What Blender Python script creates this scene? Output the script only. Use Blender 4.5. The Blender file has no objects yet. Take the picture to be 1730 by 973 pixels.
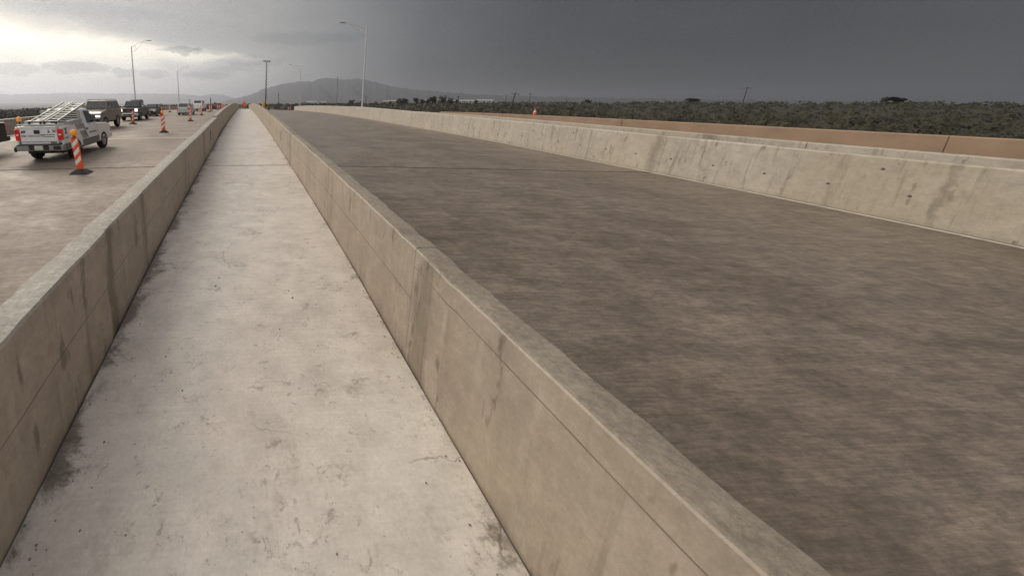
import bpy, bmesh, math, random
from math import radians as RD, pi, sin, cos, tan, sqrt, exp
from mathutils import Vector, Matrix
random.seed(7)
S = bpy.context.scene
C = S.collection

# ------------------------------------------------------------------ camera
cam_d = bpy.data.cameras.new('camera'); cam = bpy.data.objects.new('camera', cam_d); C.objects.link(cam)
cam_d.sensor_width = 36.0; cam_d.lens = 614.0/1730*36.0
cam_d.shift_x = (865-460.5)/1730; cam_d.shift_y = (315-486.5)/1730
cam_d.clip_start = 0.05; cam_d.clip_end = 40000
cam.matrix_world = Matrix(((0.997020, 0.011773, -0.076236, 0), (-0.076918, 0.226598, -0.970946, 0),
                           (0.005844, 0.973917, 0.226828, 0), (0, 0, 0, 1)))
S.camera = cam
S.view_settings.view_transform = 'Standard'; S.view_settings.look = 'None'
S.view_settings.gamma = 1.0; S.view_settings.exposure = 0.0
S.cycles.use_denoising = True; S.cycles.denoising_prefilter = 'NONE'; S.cycles.use_adaptive_sampling = False
S.cycles.max_bounces = 6; S.cycles.volume_bounces = 1; S.cycles.caustics_reflective = False
S.render.film_transparent = False

# ------------------------------------------------------------------ node helpers
class NT:
    def __init__(s, tree): s.t = tree
    def n(s, kind, **kw):
        o = s.t.nodes.new(kind)
        for k, v in kw.items():
            if k.startswith('i_'): o.inputs[k[2:].replace('_', ' ')].default_value = v
            else: setattr(o, k, v)
        return o
    def plug(s, sock, v):
        if hasattr(v, 'links') or hasattr(v, 'is_linked'): s.t.links.new(v, sock)
        else: sock.default_value = v
    def m(s, op, a, b=None, c=None, clamp=False):
        o = s.t.nodes.new('ShaderNodeMath'); o.operation = op; o.use_clamp = clamp
        for i, v in enumerate((a, b, c)):
            if v is not None: s.plug(o.inputs[i], v)
        return o.outputs[0]
    def smooth(s, x, a, b, lo=0.0, hi=1.0):
        o = s.t.nodes.new('ShaderNodeMapRange'); o.interpolation_type = 'SMOOTHSTEP'
        s.plug(o.inputs[0], x)
        for i, v in enumerate((a, b, lo, hi)): o.inputs[i+1].default_value = v
        return o.outputs[0]
    def lin(s, x, a, b, lo=0.0, hi=1.0):
        o = s.t.nodes.new('ShaderNodeMapRange'); s.plug(o.inputs[0], x)
        for i, v in enumerate((a, b, lo, hi)): o.inputs[i+1].default_value = v
        return o.outputs[0]
    def mix(s, f, a, b, blend='MIX'):
        o = s.t.nodes.new('ShaderNodeMix'); o.data_type = 'RGBA'; o.blend_type = blend
        s.plug(o.inputs[0], f); s.plug(o.inputs[6], a); s.plug(o.inputs[7], b)
        return o.outputs[2]
    def noise(s, vec, scale, detail=3.0, rough=0.55, dist=0.0):
        o = s.t.nodes.new('ShaderNodeTexNoise'); s.plug(o.inputs['Vector'], vec)
        o.inputs['Scale'].default_value = scale; o.inputs['Detail'].default_value = detail
        o.inputs['Roughness'].default_value = rough; o.inputs['Distortion'].default_value = dist
        return o.outputs[0]
    def mapv(s, vec, scale=(1, 1, 1), rot=(0, 0, 0), loc=(0, 0, 0)):
        o = s.t.nodes.new('ShaderNodeMapping'); s.plug(o.inputs[0], vec)
        o.inputs['Scale'].default_value = scale; o.inputs['Rotation'].default_value = rot; o.inputs['Location'].default_value = loc
        return o.outputs[0]
    def ramp(s, f, pts, interp='LINEAR'):
        o = s.t.nodes.new('ShaderNodeValToRGB'); s.plug(o.inputs[0], f); r = o.color_ramp; r.interpolation = interp
        while len(r.elements) < len(pts): r.elements.new(0.5)
        for e, (p, c) in zip(r.elements, pts):
            e.position = p; e.color = (c, c, c, 1) if not hasattr(c, '__len__') else (*c, 1)
        return o.outputs[0]

# ------------------------------------------------------------------ world: storm sky
SUN_AZ, SUN_EL = -34.0, 30.0          # degrees from the road axis (+Y), left is negative
W = bpy.data.worlds.new('World'); S.world = W; W.use_nodes = True
wt = W.node_tree; wt.nodes.clear(); w = NT(wt)
tc = w.n('ShaderNodeTexCoord').outputs['Generated']
sep = w.n('ShaderNodeSeparateXYZ'); wt.links.new(tc, sep.inputs[0])
DEG = 180/pi
az = w.m('MULTIPLY', w.m('ARCTAN2', sep.outputs[0], sep.outputs[1]), DEG)
el = w.m('MULTIPLY', w.m('ARCSINE', sep.outputs[2]), DEG)
comb = w.n('ShaderNodeCombineXYZ'); wt.links.new(az, comb.inputs[0]); wt.links.new(w.m('MULTIPLY', el, 2.6), comb.inputs[1])
n1 = w.noise(comb.outputs[0], 0.16, 5, 0.55)      # wispy cloud noise, in degrees
n2 = w.noise(comb.outputs[0], 0.5, 4, 0.6)
n3 = w.noise(comb.outputs[0], 0.045, 3, 0.5)
elw = w.m('ADD', el, w.m('MULTIPLY', w.m('SUBTRACT', n1, 0.5), 3.4))
azw = w.m('ADD', az, w.m('MULTIPLY', w.m('SUBTRACT', n2, 0.5), 5.0))
def azr(pts): return w.ramp(w.lin(az, -180, 180), [((a+180)/360, v) for a, v in pts])
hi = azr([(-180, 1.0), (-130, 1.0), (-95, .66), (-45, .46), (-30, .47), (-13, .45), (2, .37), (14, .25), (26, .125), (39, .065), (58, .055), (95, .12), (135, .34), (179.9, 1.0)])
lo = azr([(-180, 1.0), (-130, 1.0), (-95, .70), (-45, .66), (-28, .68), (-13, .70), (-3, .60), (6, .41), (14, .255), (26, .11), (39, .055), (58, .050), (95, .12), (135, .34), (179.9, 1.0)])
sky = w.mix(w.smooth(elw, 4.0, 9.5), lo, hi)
zen = w.smooth(el, 13, 55)
zcol = w.mix(w.smooth(sep.outputs[0], -.35, .35), (.95, .95, .93, 1), (.42, .42, .43, 1))
sky = w.mix(w.m('MULTIPLY', zen, 0.9), sky, zcol)
amp = azr([(-180, 0), (-85, 0.0), (-45, .70), (-28, .72), (-14, .62), (-6, .50), (-1, .34), (5, .06), (9, 0), (179.9, 0)])
elc = w.m('ADD', 6.3, w.m('MULTIPLY', az, -0.052))
sg = w.m('ADD', 0.55, w.m('MULTIPLY', w.m('MAXIMUM', w.m('SUBTRACT', -2.0, az), 0.0), 0.110))
dd = w.m('DIVIDE', w.m('SUBTRACT', elw, elc), sg)
dd = w.m('MULTIPLY', dd, w.smooth(dd, -.2, .5, 1.0, 1.7))
brk = w.m('MULTIPLY', amp, w.m('EXPONENT', w.m('MULTIPLY', w.m('MULTIPLY', dd, dd), -1.0)))
warm = w.mix(1.0, (1.0, .90, .70, 1), brk, 'MULTIPLY')
sky = w.mix(1.0, sky, warm, 'ADD')
dark = None
for a0, e0, sa, se, k in ((-22.8, 4.3, 4.4, .72, .95), (-17.2, 3.95, 2.0, .62, .85), (-13.4, 3.7, 2.4, .55, .8), (-5.4, 3.7, 3.8, .62, .75), (-30.5, 3.7, 3.8, .75, .85),
                          (-8.8, 7.1, 3.0, .50, .95), (1.5, 5.9, 5.5, .8, .5), (-40, 4.5, 5, .9, .7), (9, 9.0, 8, .9, .4), (-19, 11.5, 9, .9, .3), (-2, 4.6, 3.5, .45, .5)):
    x = w.m('DIVIDE', w.m('SUBTRACT', azw, a0), sa); y = w.m('DIVIDE', w.m('SUBTRACT', w.m('ADD', el, w.m('MULTIPLY', w.m('SUBTRACT', n2, .5), 1.9)), e0), se)
    g = w.m('EXPONENT', w.m('MULTIPLY', w.m('ADD', w.m('MULTIPLY', x, x), w.m('MULTIPLY', y, y)), -1.0))
    g = w.m('MULTIPLY', w.smooth(w.m('MULTIPLY', g, w.lin(n2, .3, .7, .65, 1.35)), 0.18, 0.62), k)
    dark = g if dark is None else w.m('MAXIMUM', dark, g)
sky = w.mix(dark, sky, w.mix(1.0, sky, (.60, .61, .645, 1), 'MULTIPLY'))
tone = w.m('ADD', 0.80, w.m('ADD', w.m('MULTIPLY', n1, 0.24), w.m('MULTIPLY', n3, 0.16)))
sky = w.mix(1.0, sky, tone, 'MULTIPLY')
warmth = w.mix(w.smooth(az, -5, 30), (1.0, .975, .925, 1), (.985, .99, 1.005, 1))
sky = w.mix(1.0, sky, warmth, 'MULTIPLY')
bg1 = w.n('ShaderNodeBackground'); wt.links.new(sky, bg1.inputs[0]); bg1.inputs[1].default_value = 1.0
nis = w.n('ShaderNodeTexSky', sky_type='NISHITA', sun_disc=False)
nis.sun_elevation = RD(SUN_EL); nis.sun_rotation = RD(SUN_AZ)
bg2 = w.n('ShaderNodeBackground'); wt.links.new(nis.outputs[0], bg2.inputs[0]); bg2.inputs[1].default_value = 0.1
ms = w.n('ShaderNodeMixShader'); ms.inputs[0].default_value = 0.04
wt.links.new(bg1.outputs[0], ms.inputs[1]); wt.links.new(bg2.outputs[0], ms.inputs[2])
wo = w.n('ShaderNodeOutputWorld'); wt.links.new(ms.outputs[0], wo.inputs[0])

sun_d = bpy.data.lights.new('sun', 'SUN'); sun = bpy.data.objects.new('sun', sun_d); C.objects.link(sun)
sun_d.energy = 2.3; sun_d.angle = RD(28); sun_d.color = (1.0, .90, .76)
sdir = Vector((sin(RD(SUN_AZ))*cos(RD(SUN_EL)), cos(RD(SUN_AZ))*cos(RD(SUN_EL)), sin(RD(SUN_EL))))
sun.rotation_euler = sdir.to_track_quat('Z', 'Y').to_euler(); sun.location = (-30, 40, 60)

# ------------------------------------------------------------------ materials
def new_mat(name):
    m = bpy.data.materials.new(name); m.use_nodes = True; t = m.node_tree
    return m, NT(t), t.nodes['Principled BSDF']
def simple(name, col, rough=.5, metal=0.0, var=.12, scale=6.0, bump=0.0, coat=0.0, emit=None, spec=.5):
    m, k, b = new_mat(name)
    pos = k.n('ShaderNodeTexCoord').outputs['Object']
    nz = k.noise(pos, scale, 4)
    f = k.lin(nz, .25, .75, 1-var, 1+var)
    c = k.mix(1.0, (*col, 1), f, 'MULTIPLY'); k.t.links.new(c, b.inputs['Base Color'])
    b.inputs['Metallic'].default_value = metal; b.inputs['Specular IOR Level'].default_value = spec
    k.t.links.new(k.lin(nz, .2, .8, max(rough-.08, .02), rough+.08), b.inputs['Roughness'])
    b.inputs['Coat Weight'].default_value = coat
    if bump:
        bn = k.n('ShaderNodeBump'); bn.inputs['Strength'].default_value = bump; bn.inputs['Distance'].default_value = .02
        k.t.links.new(k.noise(pos, scale*6, 4), bn.inputs['Height']); k.t.links.new(bn.outputs[0], b.inputs['Normal'])
    if emit:
        b.inputs['Emission Color'].default_value = (*emit[0], 1); b.inputs['Emission Strength'].default_value = emit[1]
    return m
def concrete(name, col, col2, kind, rough=.6, spec=.5):
    """kind: walk / wall / wall_top / road / dark_road"""
    m, k, b = new_mat(name)
    geo = k.n('ShaderNodeNewGeometry'); pos = geo.outputs['Position']
    big = k.noise(pos, .55, 4, .6); mid = k.noise(pos, 3.0, 5, .62); fine = k.noise(pos, 38.0, 4, .7); grit = k.noise(pos, 130.0, 2, .6)
    c = k.mix(k.smooth(big, .34, .66), (*col, 1), (*col2, 1))
    c = k.mix(1.0, c, k.lin(mid, .3, .7, .86, 1.13), 'MULTIPLY')
    c = k.mix(1.0, c, k.lin(fine, .3, .7, .90, 1.09), 'MULTIPLY')
    hgt = k.m('ADD', k.m('MULTIPLY', fine, .5), k.m('MULTIPLY', grit, .5))
    rg = k.lin(mid, .3, .7, rough-.09, rough+.1)
    if kind == 'walk':
        # faint broom strokes across, dirt patches, pock marks, hairline cracks
        br = k.noise(k.mapv(pos, (.5, 14, 1), (0, 0, RD(6))), 2.2, 4, .6)
        c = k.mix(1.0, c, k.lin(br, .3, .7, .955, 1.04), 'MULTIPLY')
        d1 = k.noise(pos, 1.7, 8, .76, .4); c = k.mix(k.m('MULTIPLY', k.smooth(d1, .55, .72), .42), c, (.24, .165, .13, 1))
        d2 = k.noise(pos, 9.0, 5, .75, .6); c = k.mix(k.m('MULTIPLY', k.smooth(k.m('MULTIPLY', d2, k.lin(d1, .35, .65, .86, 1.14)), .59, .69), .48), c, (.15, .125, .10, 1))
        d3 = k.noise(pos, 34.0, 3, .6); c = k.mix(k.m('MULTIPLY', k.smooth(k.m('MULTIPLY', d3, k.lin(d1, .3, .7, .88, 1.1)), .67, .73), .5), c, (.06, .05, .045, 1))
        d4 = k.noise(pos, 4.2, 9, .8); c = k.mix(k.m('MULTIPLY', k.smooth(d4, .52, .70), .38), c, (.66, .63, .58, 1)); c = k.mix(k.m('MULTIPLY', k.smooth(d4, .48, .34), .30), c, (.27, .235, .195, 1))
        vo = k.n('ShaderNodeTexVoronoi'); vo.feature = 'DISTANCE_TO_EDGE'; vo.inputs['Scale'].default_value = .42
        wv = k.n('ShaderNodeVectorMath'); wv.operation = 'ADD'
        nv = k.n('ShaderNodeTexNoise'); nv.inputs['Scale'].default_value = 1.6; nv.inputs['Detail'].default_value = 6; k.t.links.new(pos, nv.inputs['Vector'])
        k.t.links.new(pos, wv.inputs[0]); k.t.links.new(nv.outputs['Color'], wv.inputs[1]); k.t.links.new(wv.outputs[0], vo.inputs['Vector'])
        cr = k.m('MULTIPLY', k.smooth(vo.outputs['Distance'], .0, .006, 1, 0), k.smooth(k.noise(pos, .8, 2), .5, .62))
        c = k.mix(k.m('MULTIPLY', cr, .75), c, (.15, .13, .10, 1))
        # damp dirt gathered along the left wall foot
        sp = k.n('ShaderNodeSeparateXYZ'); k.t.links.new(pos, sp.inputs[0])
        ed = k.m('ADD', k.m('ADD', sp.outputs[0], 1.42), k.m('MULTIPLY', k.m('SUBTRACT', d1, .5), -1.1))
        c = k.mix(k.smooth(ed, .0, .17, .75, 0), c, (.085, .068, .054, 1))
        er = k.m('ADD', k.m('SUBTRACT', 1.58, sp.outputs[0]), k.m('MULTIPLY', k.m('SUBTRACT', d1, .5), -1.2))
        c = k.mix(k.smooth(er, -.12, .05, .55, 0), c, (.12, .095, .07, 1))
        rg = k.m('SUBTRACT', rg, k.m('MULTIPLY', k.smooth(br, .45, .7), .08))
        bs = .25
    elif kind == 'wall':
        m0 = k.noise(pos, 1.9, 5, .65)
        st = k.noise(k.mapv(pos, (2.2, 2.2, .12)), 2.4, 5, .65)
        c = k.mix(k.m('MULTIPLY', k.smooth(st, .54, .70), .5), c, (.13, .105, .075, 1))
        s2 = k.noise(k.mapv(pos, (5, 5, 1.6), (0, 0, 0), (3, 1, 0)), 1.15, 4, .6)
        c = k.mix(k.m('MULTIPLY', k.smooth(s2, .61, .70), .6), c, (.085, .07, .05, 1))
        s3 = k.noise(pos, .33, 3, .6); c = k.mix(k.m('MULTIPLY', k.smooth(s3, .45, .68), .5), c, (.40, .34, .245, 1))
        sx = k.n('ShaderNodeSeparateXYZ'); k.t.links.new(pos, sx.inputs[0])
        for y0, wy, lft, am in ((3.66, .16, 1, .75), (2.82, .24, 0, .52), (12.4, .3, 0, .5), (13.1, .25, 1, .6), (9.3, .12, 1, .5), (6.6, .10, 0, .45), (5.0, .09, 1, .55)):
            q = k.m('DIVIDE', k.m('SUBTRACT', k.m('ADD', sx.outputs[1], k.m('MULTIPLY', k.m('SUBTRACT', m0, .5), .5)), y0), wy)
            g = k.m('EXPONENT', k.m('MULTIPLY', k.m('MULTIPLY', q, q), -1.0))
            g = k.m('MULTIPLY', g, k.m('LESS_THAN' if lft else 'GREATER_THAN', sx.outputs[0], 0.0))
            c = k.mix(k.m('MULTIPLY', k.smooth(k.m('MULTIPLY', g, st), .2, .52), am), c, (.125, .102, .068, 1))
        bh = k.noise(pos, 55, 3, .6); c = k.mix(k.m('MULTIPLY', k.smooth(bh, .70, .73), .6), c, (.10, .082, .06, 1))
        ef = k.noise(k.mapv(pos, (3, 3, .35), (0, 0, 0), (7, 2, 1)), 2.0, 6, .7); c = k.mix(k.m('MULTIPLY', k.smooth(ef, .56, .70), .30), c, (.52, .47, .39, 1))
        m2 = k.noise(pos, 7.0, 8, .8); c = k.mix(1.0, c, k.lin(m2, .33, .67, .86, 1.13), 'MULTIPLY')
        bs = .3
    elif kind == 'wall_top_soft':
        a = k.noise(pos, 22.0, 7, .8); c = k.mix(1.0, c, k.lin(a, .38, .62, .80, 1.2), 'MULTIPLY'); bs = .6
    elif kind == 'wall_top':
        a = k.noise(pos, 17.0, 6, .75); c = k.mix(k.m('MULTIPLY', k.smooth(a, .49, .60), .62), c, (.47, .43, .38, 1))
        a2 = k.noise(pos, 30.0, 6, .8); c = k.mix(k.m('MULTIPLY', k.smooth(a2, .52, .62), .55), c, (.16, .14, .12, 1))
        bs = .7
    else:
        g2 = k.noise(k.mapv(pos, (2.0, 26, 1)), 1.5, 5, .72)           # tining scored across the lanes
        c = k.mix(1.0, c, k.lin(g2, .33, .67, .80, 1.20), 'MULTIPLY')
        gr = k.noise(k.mapv(pos, (5.5, 9, 1)), 1.0, 9, .84)
        c = k.mix(1.0, c, k.lin(gr, .41, .59, .80, 1.22), 'MULTIPLY')
        ln = k.noise(k.mapv(pos, (.55, 4.2, 1), (0, 0, RD(5))), 1.4, 10, .80)
        c = k.mix(1.0, c, k.lin(ln, .40, .60, *((.84, 1.17) if kind == 'dark_road' else (.91, 1.09))), 'MULTIPLY')
        sp_ = k.noise(pos, 22, 5, .8); c = k.mix(k.m('MULTIPLY', k.smooth(sp_, .56, .66), .45), c, (.055, .046, .04, 1))
        if kind == 'dark_road':
            sm = k.noise(k.mapv(pos, (1.0, 2.2, 1), (0, 0, RD(24))), .8, 10, .82, .2)
            c = k.mix(k.m('MULTIPLY', k.smooth(sm, .48, .70), .6), c, (.060, .045, .034, 1))
            s4 = k.noise(k.mapv(pos, (1.0, 6.5, 1), (0, 0, RD(20))), 1.3, 9, .82, .2); c = k.mix(k.m('MULTIPLY', k.smooth(s4, .58, .70), .55), c, (.040, .031, .025, 1))
            s5 = k.noise(pos, 2.2, 8, .78); c = k.mix(k.m('MULTIPLY', k.smooth(s5, .60, .72), .5), c, (.27, .235, .20, 1))
        else:
            sm = k.noise(pos, .35, 6, .66, .4); c = k.mix(k.m('MULTIPLY', k.smooth(sm, .48, .7), .45), c, (.13, .10, .08, 1))
            ty = k.noise(k.mapv(pos, (1.5, .12, 1), (0, 0, RD(-7))), 1.1, 4, .6); c = k.mix(k.m('MULTIPLY', k.smooth(ty, .56, .72), .35), c, (.09, .075, .06, 1))
            s4 = k.noise(pos, 5.0, 6, .75); c = k.mix(k.m('MULTIPLY', k.smooth(s4, .64, .72), .5), c, (.08, .065, .05, 1))
            s5 = k.noise(pos, 1.4, 8, .78); c = k.mix(k.m('MULTIPLY', k.smooth(s5, .58, .72), .4), c, (.28, .245, .205, 1))
        wet = k.noise(pos, .5, 5, .6); rg = k.m('SUBTRACT', rg, k.smooth(wet, .42, .70, 0, .12))
        hgt = k.m('ADD', k.m('MULTIPLY', g2, .9), k.m('MULTIPLY', fine, .4)); bs = .55
    k.t.links.new(c, b.inputs['Base Color']); k.t.links.new(rg, b.inputs['Roughness'])
    b.inputs['Specular IOR Level'].default_value = spec
    bn = k.n('ShaderNodeBump'); bn.inputs['Strength'].default_value = bs; bn.inputs['Distance'].default_value = .006
    k.t.links.new(hgt, bn.inputs['Height']); k.t.links.new(bn.outputs[0], b.inputs['Normal'])
    return m
M_ = {}
M_['walk'] = concrete('walkway concrete', (.575, .508, .448), (.63, .572, .515), 'walk', .43)
M_['wall'] = concrete('formed wall concrete', (.345, .283, .228), (.40, .335, .268), 'wall', .62)
M_['wall_top'] = concrete('rough glint-painted wall top concrete', (.27, .245, .21), (.33, .30, .265), 'wall_top', .7)  # left wall top; sky glints put into its lighter colour
M_['wall_top_dark'] = concrete('darker wall top concrete', (.235, .20, .158), (.285, .247, .20), 'wall_top_soft', .8, .2)  # right wall top; darker tone without the painted glints
M_['road'] = concrete('grooved road concrete', (.222, .177, .143), (.27, .22, .182), 'road', .72, .30)
M_['road_dark'] = concrete('weathered road concrete', (.155, .119, .089), (.205, .163, .126), 'dark_road', .46, .55)
M_['barrier'] = concrete('barrier concrete', (.43, .375, .315), (.48, .425, .36), 'wall', .65)
M_['terra'] = simple('terracotta stained concrete', (.33, .222, .150), .8, var=.18, scale=1.2, bump=.3)
M_['seal'] = simple('dark joint sealant', (.035, .03, .026), .8)
M_['pale'] = simple('pale joint header', (.36, .315, .265), .6, var=.2, scale=9)
M_['white_line'] = simple('worn road paint', (.62, .58, .50), .6, var=.25, scale=5)
M_['galv'] = simple('galvanised steel', (.62, .61, .58), .45, .35, var=.1)
M_['lamp_head'] = simple('lamp housing grey', (.30, .30, .29), .45, .3)
M_['alu'] = simple('aluminium', (.46, .455, .44), .5, .3, var=.1)
M_['white_paint'] = simple('white car paint', (.82, .82, .81), .32, coat=.4, var=.05, scale=3)
M_['grey_paint'] = simple('grey lower paint', (.17, .165, .16), .5, var=.12)
M_['stripe'] = simple('charcoal stripe vinyl', (.30, .28, .265), .5)
M_['decal'] = simple('dark grey lettering', (.07, .07, .075), .6, var=.05)
M_['tan_paint'] = simple('tan metallic paint', (.165, .142, .118), .4, .2, coat=.3, var=.10, scale=3)
M_['black_paint'] = simple('black car paint', (.012, .0125, .014), .35, spec=.35, coat=.12, var=.1)
M_['navy_paint'] = simple('dark blue grey paint', (.02, .023, .032), .35, spec=.35, coat=.15, var=.1)
M_['silver_paint'] = simple('silver car paint', (.50, .51, .52), .35, .4, coat=.3, var=.08)
M_['red_paint'] = simple('dark red car paint', (.26, .018, .02), .3, coat=.4, var=.1)
M_['glass'] = simple('tinted car glass', (.022, .027, .026), .06, var=.05, spec=.8)
M_['plastic'] = simple('black plastic', (.022, .021, .02), .6)
M_['tyre'] = simple('tyre rubber', (.016, .015, .014), .8, bump=.2)
M_['rim'] = simple('alloy rim', (.40, .40, .39), .35, .7)
M_['chrome'] = simple('chrome', (.72, .72, .72), .15, .9, var=.04)
M_['bumper_grey'] = simple('brushed bumper steel', (.34, .33, .32), .4, .55)
M_['tail'] = simple('red tail light lens', (.42, .006, .01), .25, coat=.4, var=.2, scale=9, emit=((1, .03, .03), .12))
M_['head_on'] = simple('lit headlight', (.9, .88, .8), .2, emit=((1, .93, .78), 1.3))
M_['head'] = simple('headlight lens', (.62, .64, .66), .12)
M_['amber'] = simple('amber lens', (.85, .27, .02), .25, coat=.4, emit=((1, .35, .02), .16))
M_['orange'] = simple('fluorescent orange sheeting', (.80, .125, .025), .45, var=.08)
M_['sheet_white'] = simple('white reflective sheeting', (.80, .78, .74), .4, var=.06)
M_['rubber'] = simple('black rubber base', (.02, .018, .016), .7, var=.3, bump=.3)
M_['yellow'] = simple('machine yellow', (.62, .34, .05), .5, var=.15)
M_['wood'] = simple('weathered pole timber', (.09, .07, .055), .85, var=.25, bump=.4)
M_['pale_wood'] = simple('pale timber', (.60, .52, .36), .7)
M_['form_line'] = simple('dark form line', (.21, .175, .132), .8, var=.4, scale=2.5)
M_['hole'] = simple('patched tie hole', (.14, .118, .09), .8, var=.3, scale=20)
M_['signal'] = simple('dull amber lens', (.45, .16, .04), .3)
M_['pole_grey'] = simple('grey steel pole', (.22, .215, .21), .6)
M_['plate'] = simple('licence plate', (.62, .60, .52), .5, var=.2, scale=30)
M_['bark'] = simple('bark', (.075, .058, .042), .9, bump=.5)
M_['leaf'] = simple('dark olive foliage', (.036, .036, .020), .8, var=.45, scale=.8)
M_['scrub'] = simple('desert scrub foliage', (.040, .034, .016), .9, var=.35, scale=.05)
M_['stucco'] = simple('pale stucco', (.60, .57, .52), .8)
M_['roof'] = simple('pale roof sheet', (.50, .48, .45), .6)
M_['window'] = simple('dark window', (.05, .055, .06), .15)
def ground_mat():
    m, k, b = new_mat('desert ground')
    pos = k.n('ShaderNodeNewGeometry').outputs['Position']
    a = k.noise(pos, .02, 6, .65); d = k.noise(pos, .15, 5, .65)
    c = k.mix(k.smooth(a, .38, .62), (.036, .029, .018, 1), (.030, .025, .014, 1))
    c = k.mix(k.m('MULTIPLY', k.smooth(d, .47, .62), .8), c, (.024, .022, .011, 1))
    k.t.links.new(c, b.inputs['Base Color']); b.inputs['Roughness'].default_value = .95
    return m
M_['ground'] = ground_mat()
def hill_mat():
    m, k, b = new_mat('mountain rock')
    pos = k.n('ShaderNodeNewGeometry').outputs['Position']
    a = k.noise(pos, .004, 6, .65)
    k.t.links.new(k.mix(a, (.045, .046, .052, 1), (.075, .074, .08, 1)), b.inputs['Base Color']); b.inputs['Roughness'].default_value = 1.0
    return m
M_['hill'] = hill_mat()

# ------------------------------------------------------------------ mesh helpers
class MB:
    def __init__(s): s.v = []; s.f = []; s.sm = []
    def add(s, vs, fs, smooth=False):
        o = len(s.v); s.v += [tuple(v) for v in vs]
        for f in fs: s.f.append([i+o for i in f]); s.sm.append(smooth)
        return s
    def box(s, cx, cy, cz, sx, sy, sz, rz=0.0, m=None):
        vs = []
        for z in (-.5, .5):
            for x, y in ((-.5, -.5), (.5, -.5), (.5, .5), (-.5, .5)):
                p = Vector((x*sx, y*sy, z*sz))
                if rz: p = Matrix.Rotation(rz, 3, 'Z') @ p
                p += Vector((cx, cy, cz))
                vs.append(m @ p if m else p)
        return s.add(vs, [(3, 2, 1, 0), (4, 5, 6, 7), (0, 1, 5, 4), (1, 2, 6, 5), (2, 3, 7, 6), (3, 0, 4, 7)])
    def bar(s, p, q, w, h, up=(0, 0, 1)):
        p = Vector(p); q = Vector(q); d = (q-p).normalized(); u = Vector(up)
        r = d.cross(u).normalized()*(w/2); n = r.cross(d).normalized()*(h/2)
        vs = [a+b*r+c*n for a in (p, q) for b, c in ((-1, -1), (1, -1), (1, 1), (-1, 1))]
        return s.add(vs, [(3, 2, 1, 0), (4, 5, 6, 7), (0, 1, 5, 4), (1, 2, 6, 5), (2, 3, 7, 6), (3, 0, 4, 7)])
    def tube(s, pts, rad, n=8, cap=True):
        pts = [Vector(p) for p in pts]; rad = rad if hasattr(rad, '__len__') else [rad]*len(pts)
        vs = []; ref = Vector((0, 0, 1))
        for i, p in enumerate(pts):
            d = (pts[min(i+1, len(pts)-1)]-pts[max(i-1, 0)]).normalized()
            a = d.cross(Vector((1, 0, 0)) if abs(d.x) < .9 else Vector((0, 1, 0))).normalized(); b = d.cross(a)
            vs += [p+(a*cos(2*pi*j/n)+b*sin(2*pi*j/n))*rad[i] for j in range(n)]
        fs = [(i*n+j, i*n+(j+1) % n, (i+1)*n+(j+1) % n, (i+1)*n+j) for i in range(len(pts)-1) for j in range(n)]
        s.add(vs, fs, True)
        if cap: s.add(vs[:n], [tuple(range(n))[::-1]]); s.add(vs[-n:], [tuple(range(n))])
        return s
    def lathe(s, prof, c, axis='Z', n=16, close=False, smooth=True):
        c = Vector(c); vs = []
        for r, h in prof:
            for j in range(n):
                a = 2*pi*j/n; u, v = r*cos(a), r*sin(a)
                vs.append(c+(Vector((u, v, h)) if axis == 'Z' else Vector((h, u, v)) if axis == 'X' else Vector((v, h, u))))
        k = len(prof); rng = range(k if close else k-1)
        fs = [(i*n+j, i*n+(j+1) % n, ((i+1) % k)*n+(j+1) % n, ((i+1) % k)*n+j) for i in rng for j in range(n)]
        return s.add(vs, fs, smooth)
    def prism(s, poly, x0, x1, axis='X', off=(0, 0, 0)):
        o = Vector(off)
        def P(a, b, x): return o+(Vector((x, a, b)) if axis == 'X' else Vector((a, x, b)) if axis == 'Y' else Vector((a, b, x)))
        n = len(poly); vs = [P(a, b, x0) for a, b in poly]+[P(a, b, x1) for a, b in poly]
        return s.add(vs, [tuple(range(n))[::-1], tuple(range(n, 2*n))]+[(i, (i+1) % n, n+(i+1) % n, n+i) for i in range(n)])
    def sweep(s, secs, cap=True, smooth=False):
        """secs: list of closed cross-sections (equal length)"""
        n = len(secs[0]); vs = [v for sec in secs for v in sec]
        fs = [(i*n+j, i*n+(j+1) % n, (i+1)*n+(j+1) % n, (i+1)*n+j) for i in range(len(secs)-1) for j in range(n)]
        if cap: fs += [tuple(range(n))[::-1], tuple(range((len(secs)-1)*n, len(secs)*n))]
        return s.add(vs, fs, smooth)
    def pane(s, A, B, D, Cc, u0, u1, v0, v1, th=.012):
        """thin pane on the quad A(bottom,left) B(bottom,right) Cc(top,right) D(top,left)"""
        A, B, D, Cc = map(Vector, (A, B, D, Cc))
        def P(u, v): return (A*(1-u)+B*u)*(1-v)+(D*(1-u)+Cc*u)*v
        n = (B-A).cross(D-A).normalized()
        q = [P(u0, v0), P(u1, v0), P(u1, v1), P(u0, v1)]
        vs = [p-n*.01 for p in q]+[p+n*th for p in q]
        return s.add(vs, [(3, 2, 1, 0), (4, 5, 6, 7), (0, 1, 5, 4), (1, 2, 6, 5), (2, 3, 7, 6), (3, 0, 4, 7)])
    def mesh(s, name, mat):
        me = bpy.data.meshes.new(name); me.from_pydata(s.v, [], s.f)
        me.polygons.foreach_set('use_smooth', s.sm)
        bm = bmesh.new(); bm.from_mesh(me); bmesh.ops.recalc_face_normals(bm, faces=bm.faces); bm.to_mesh(me); bm.free()
        me.materials.append(mat); me.update(); return me
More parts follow.
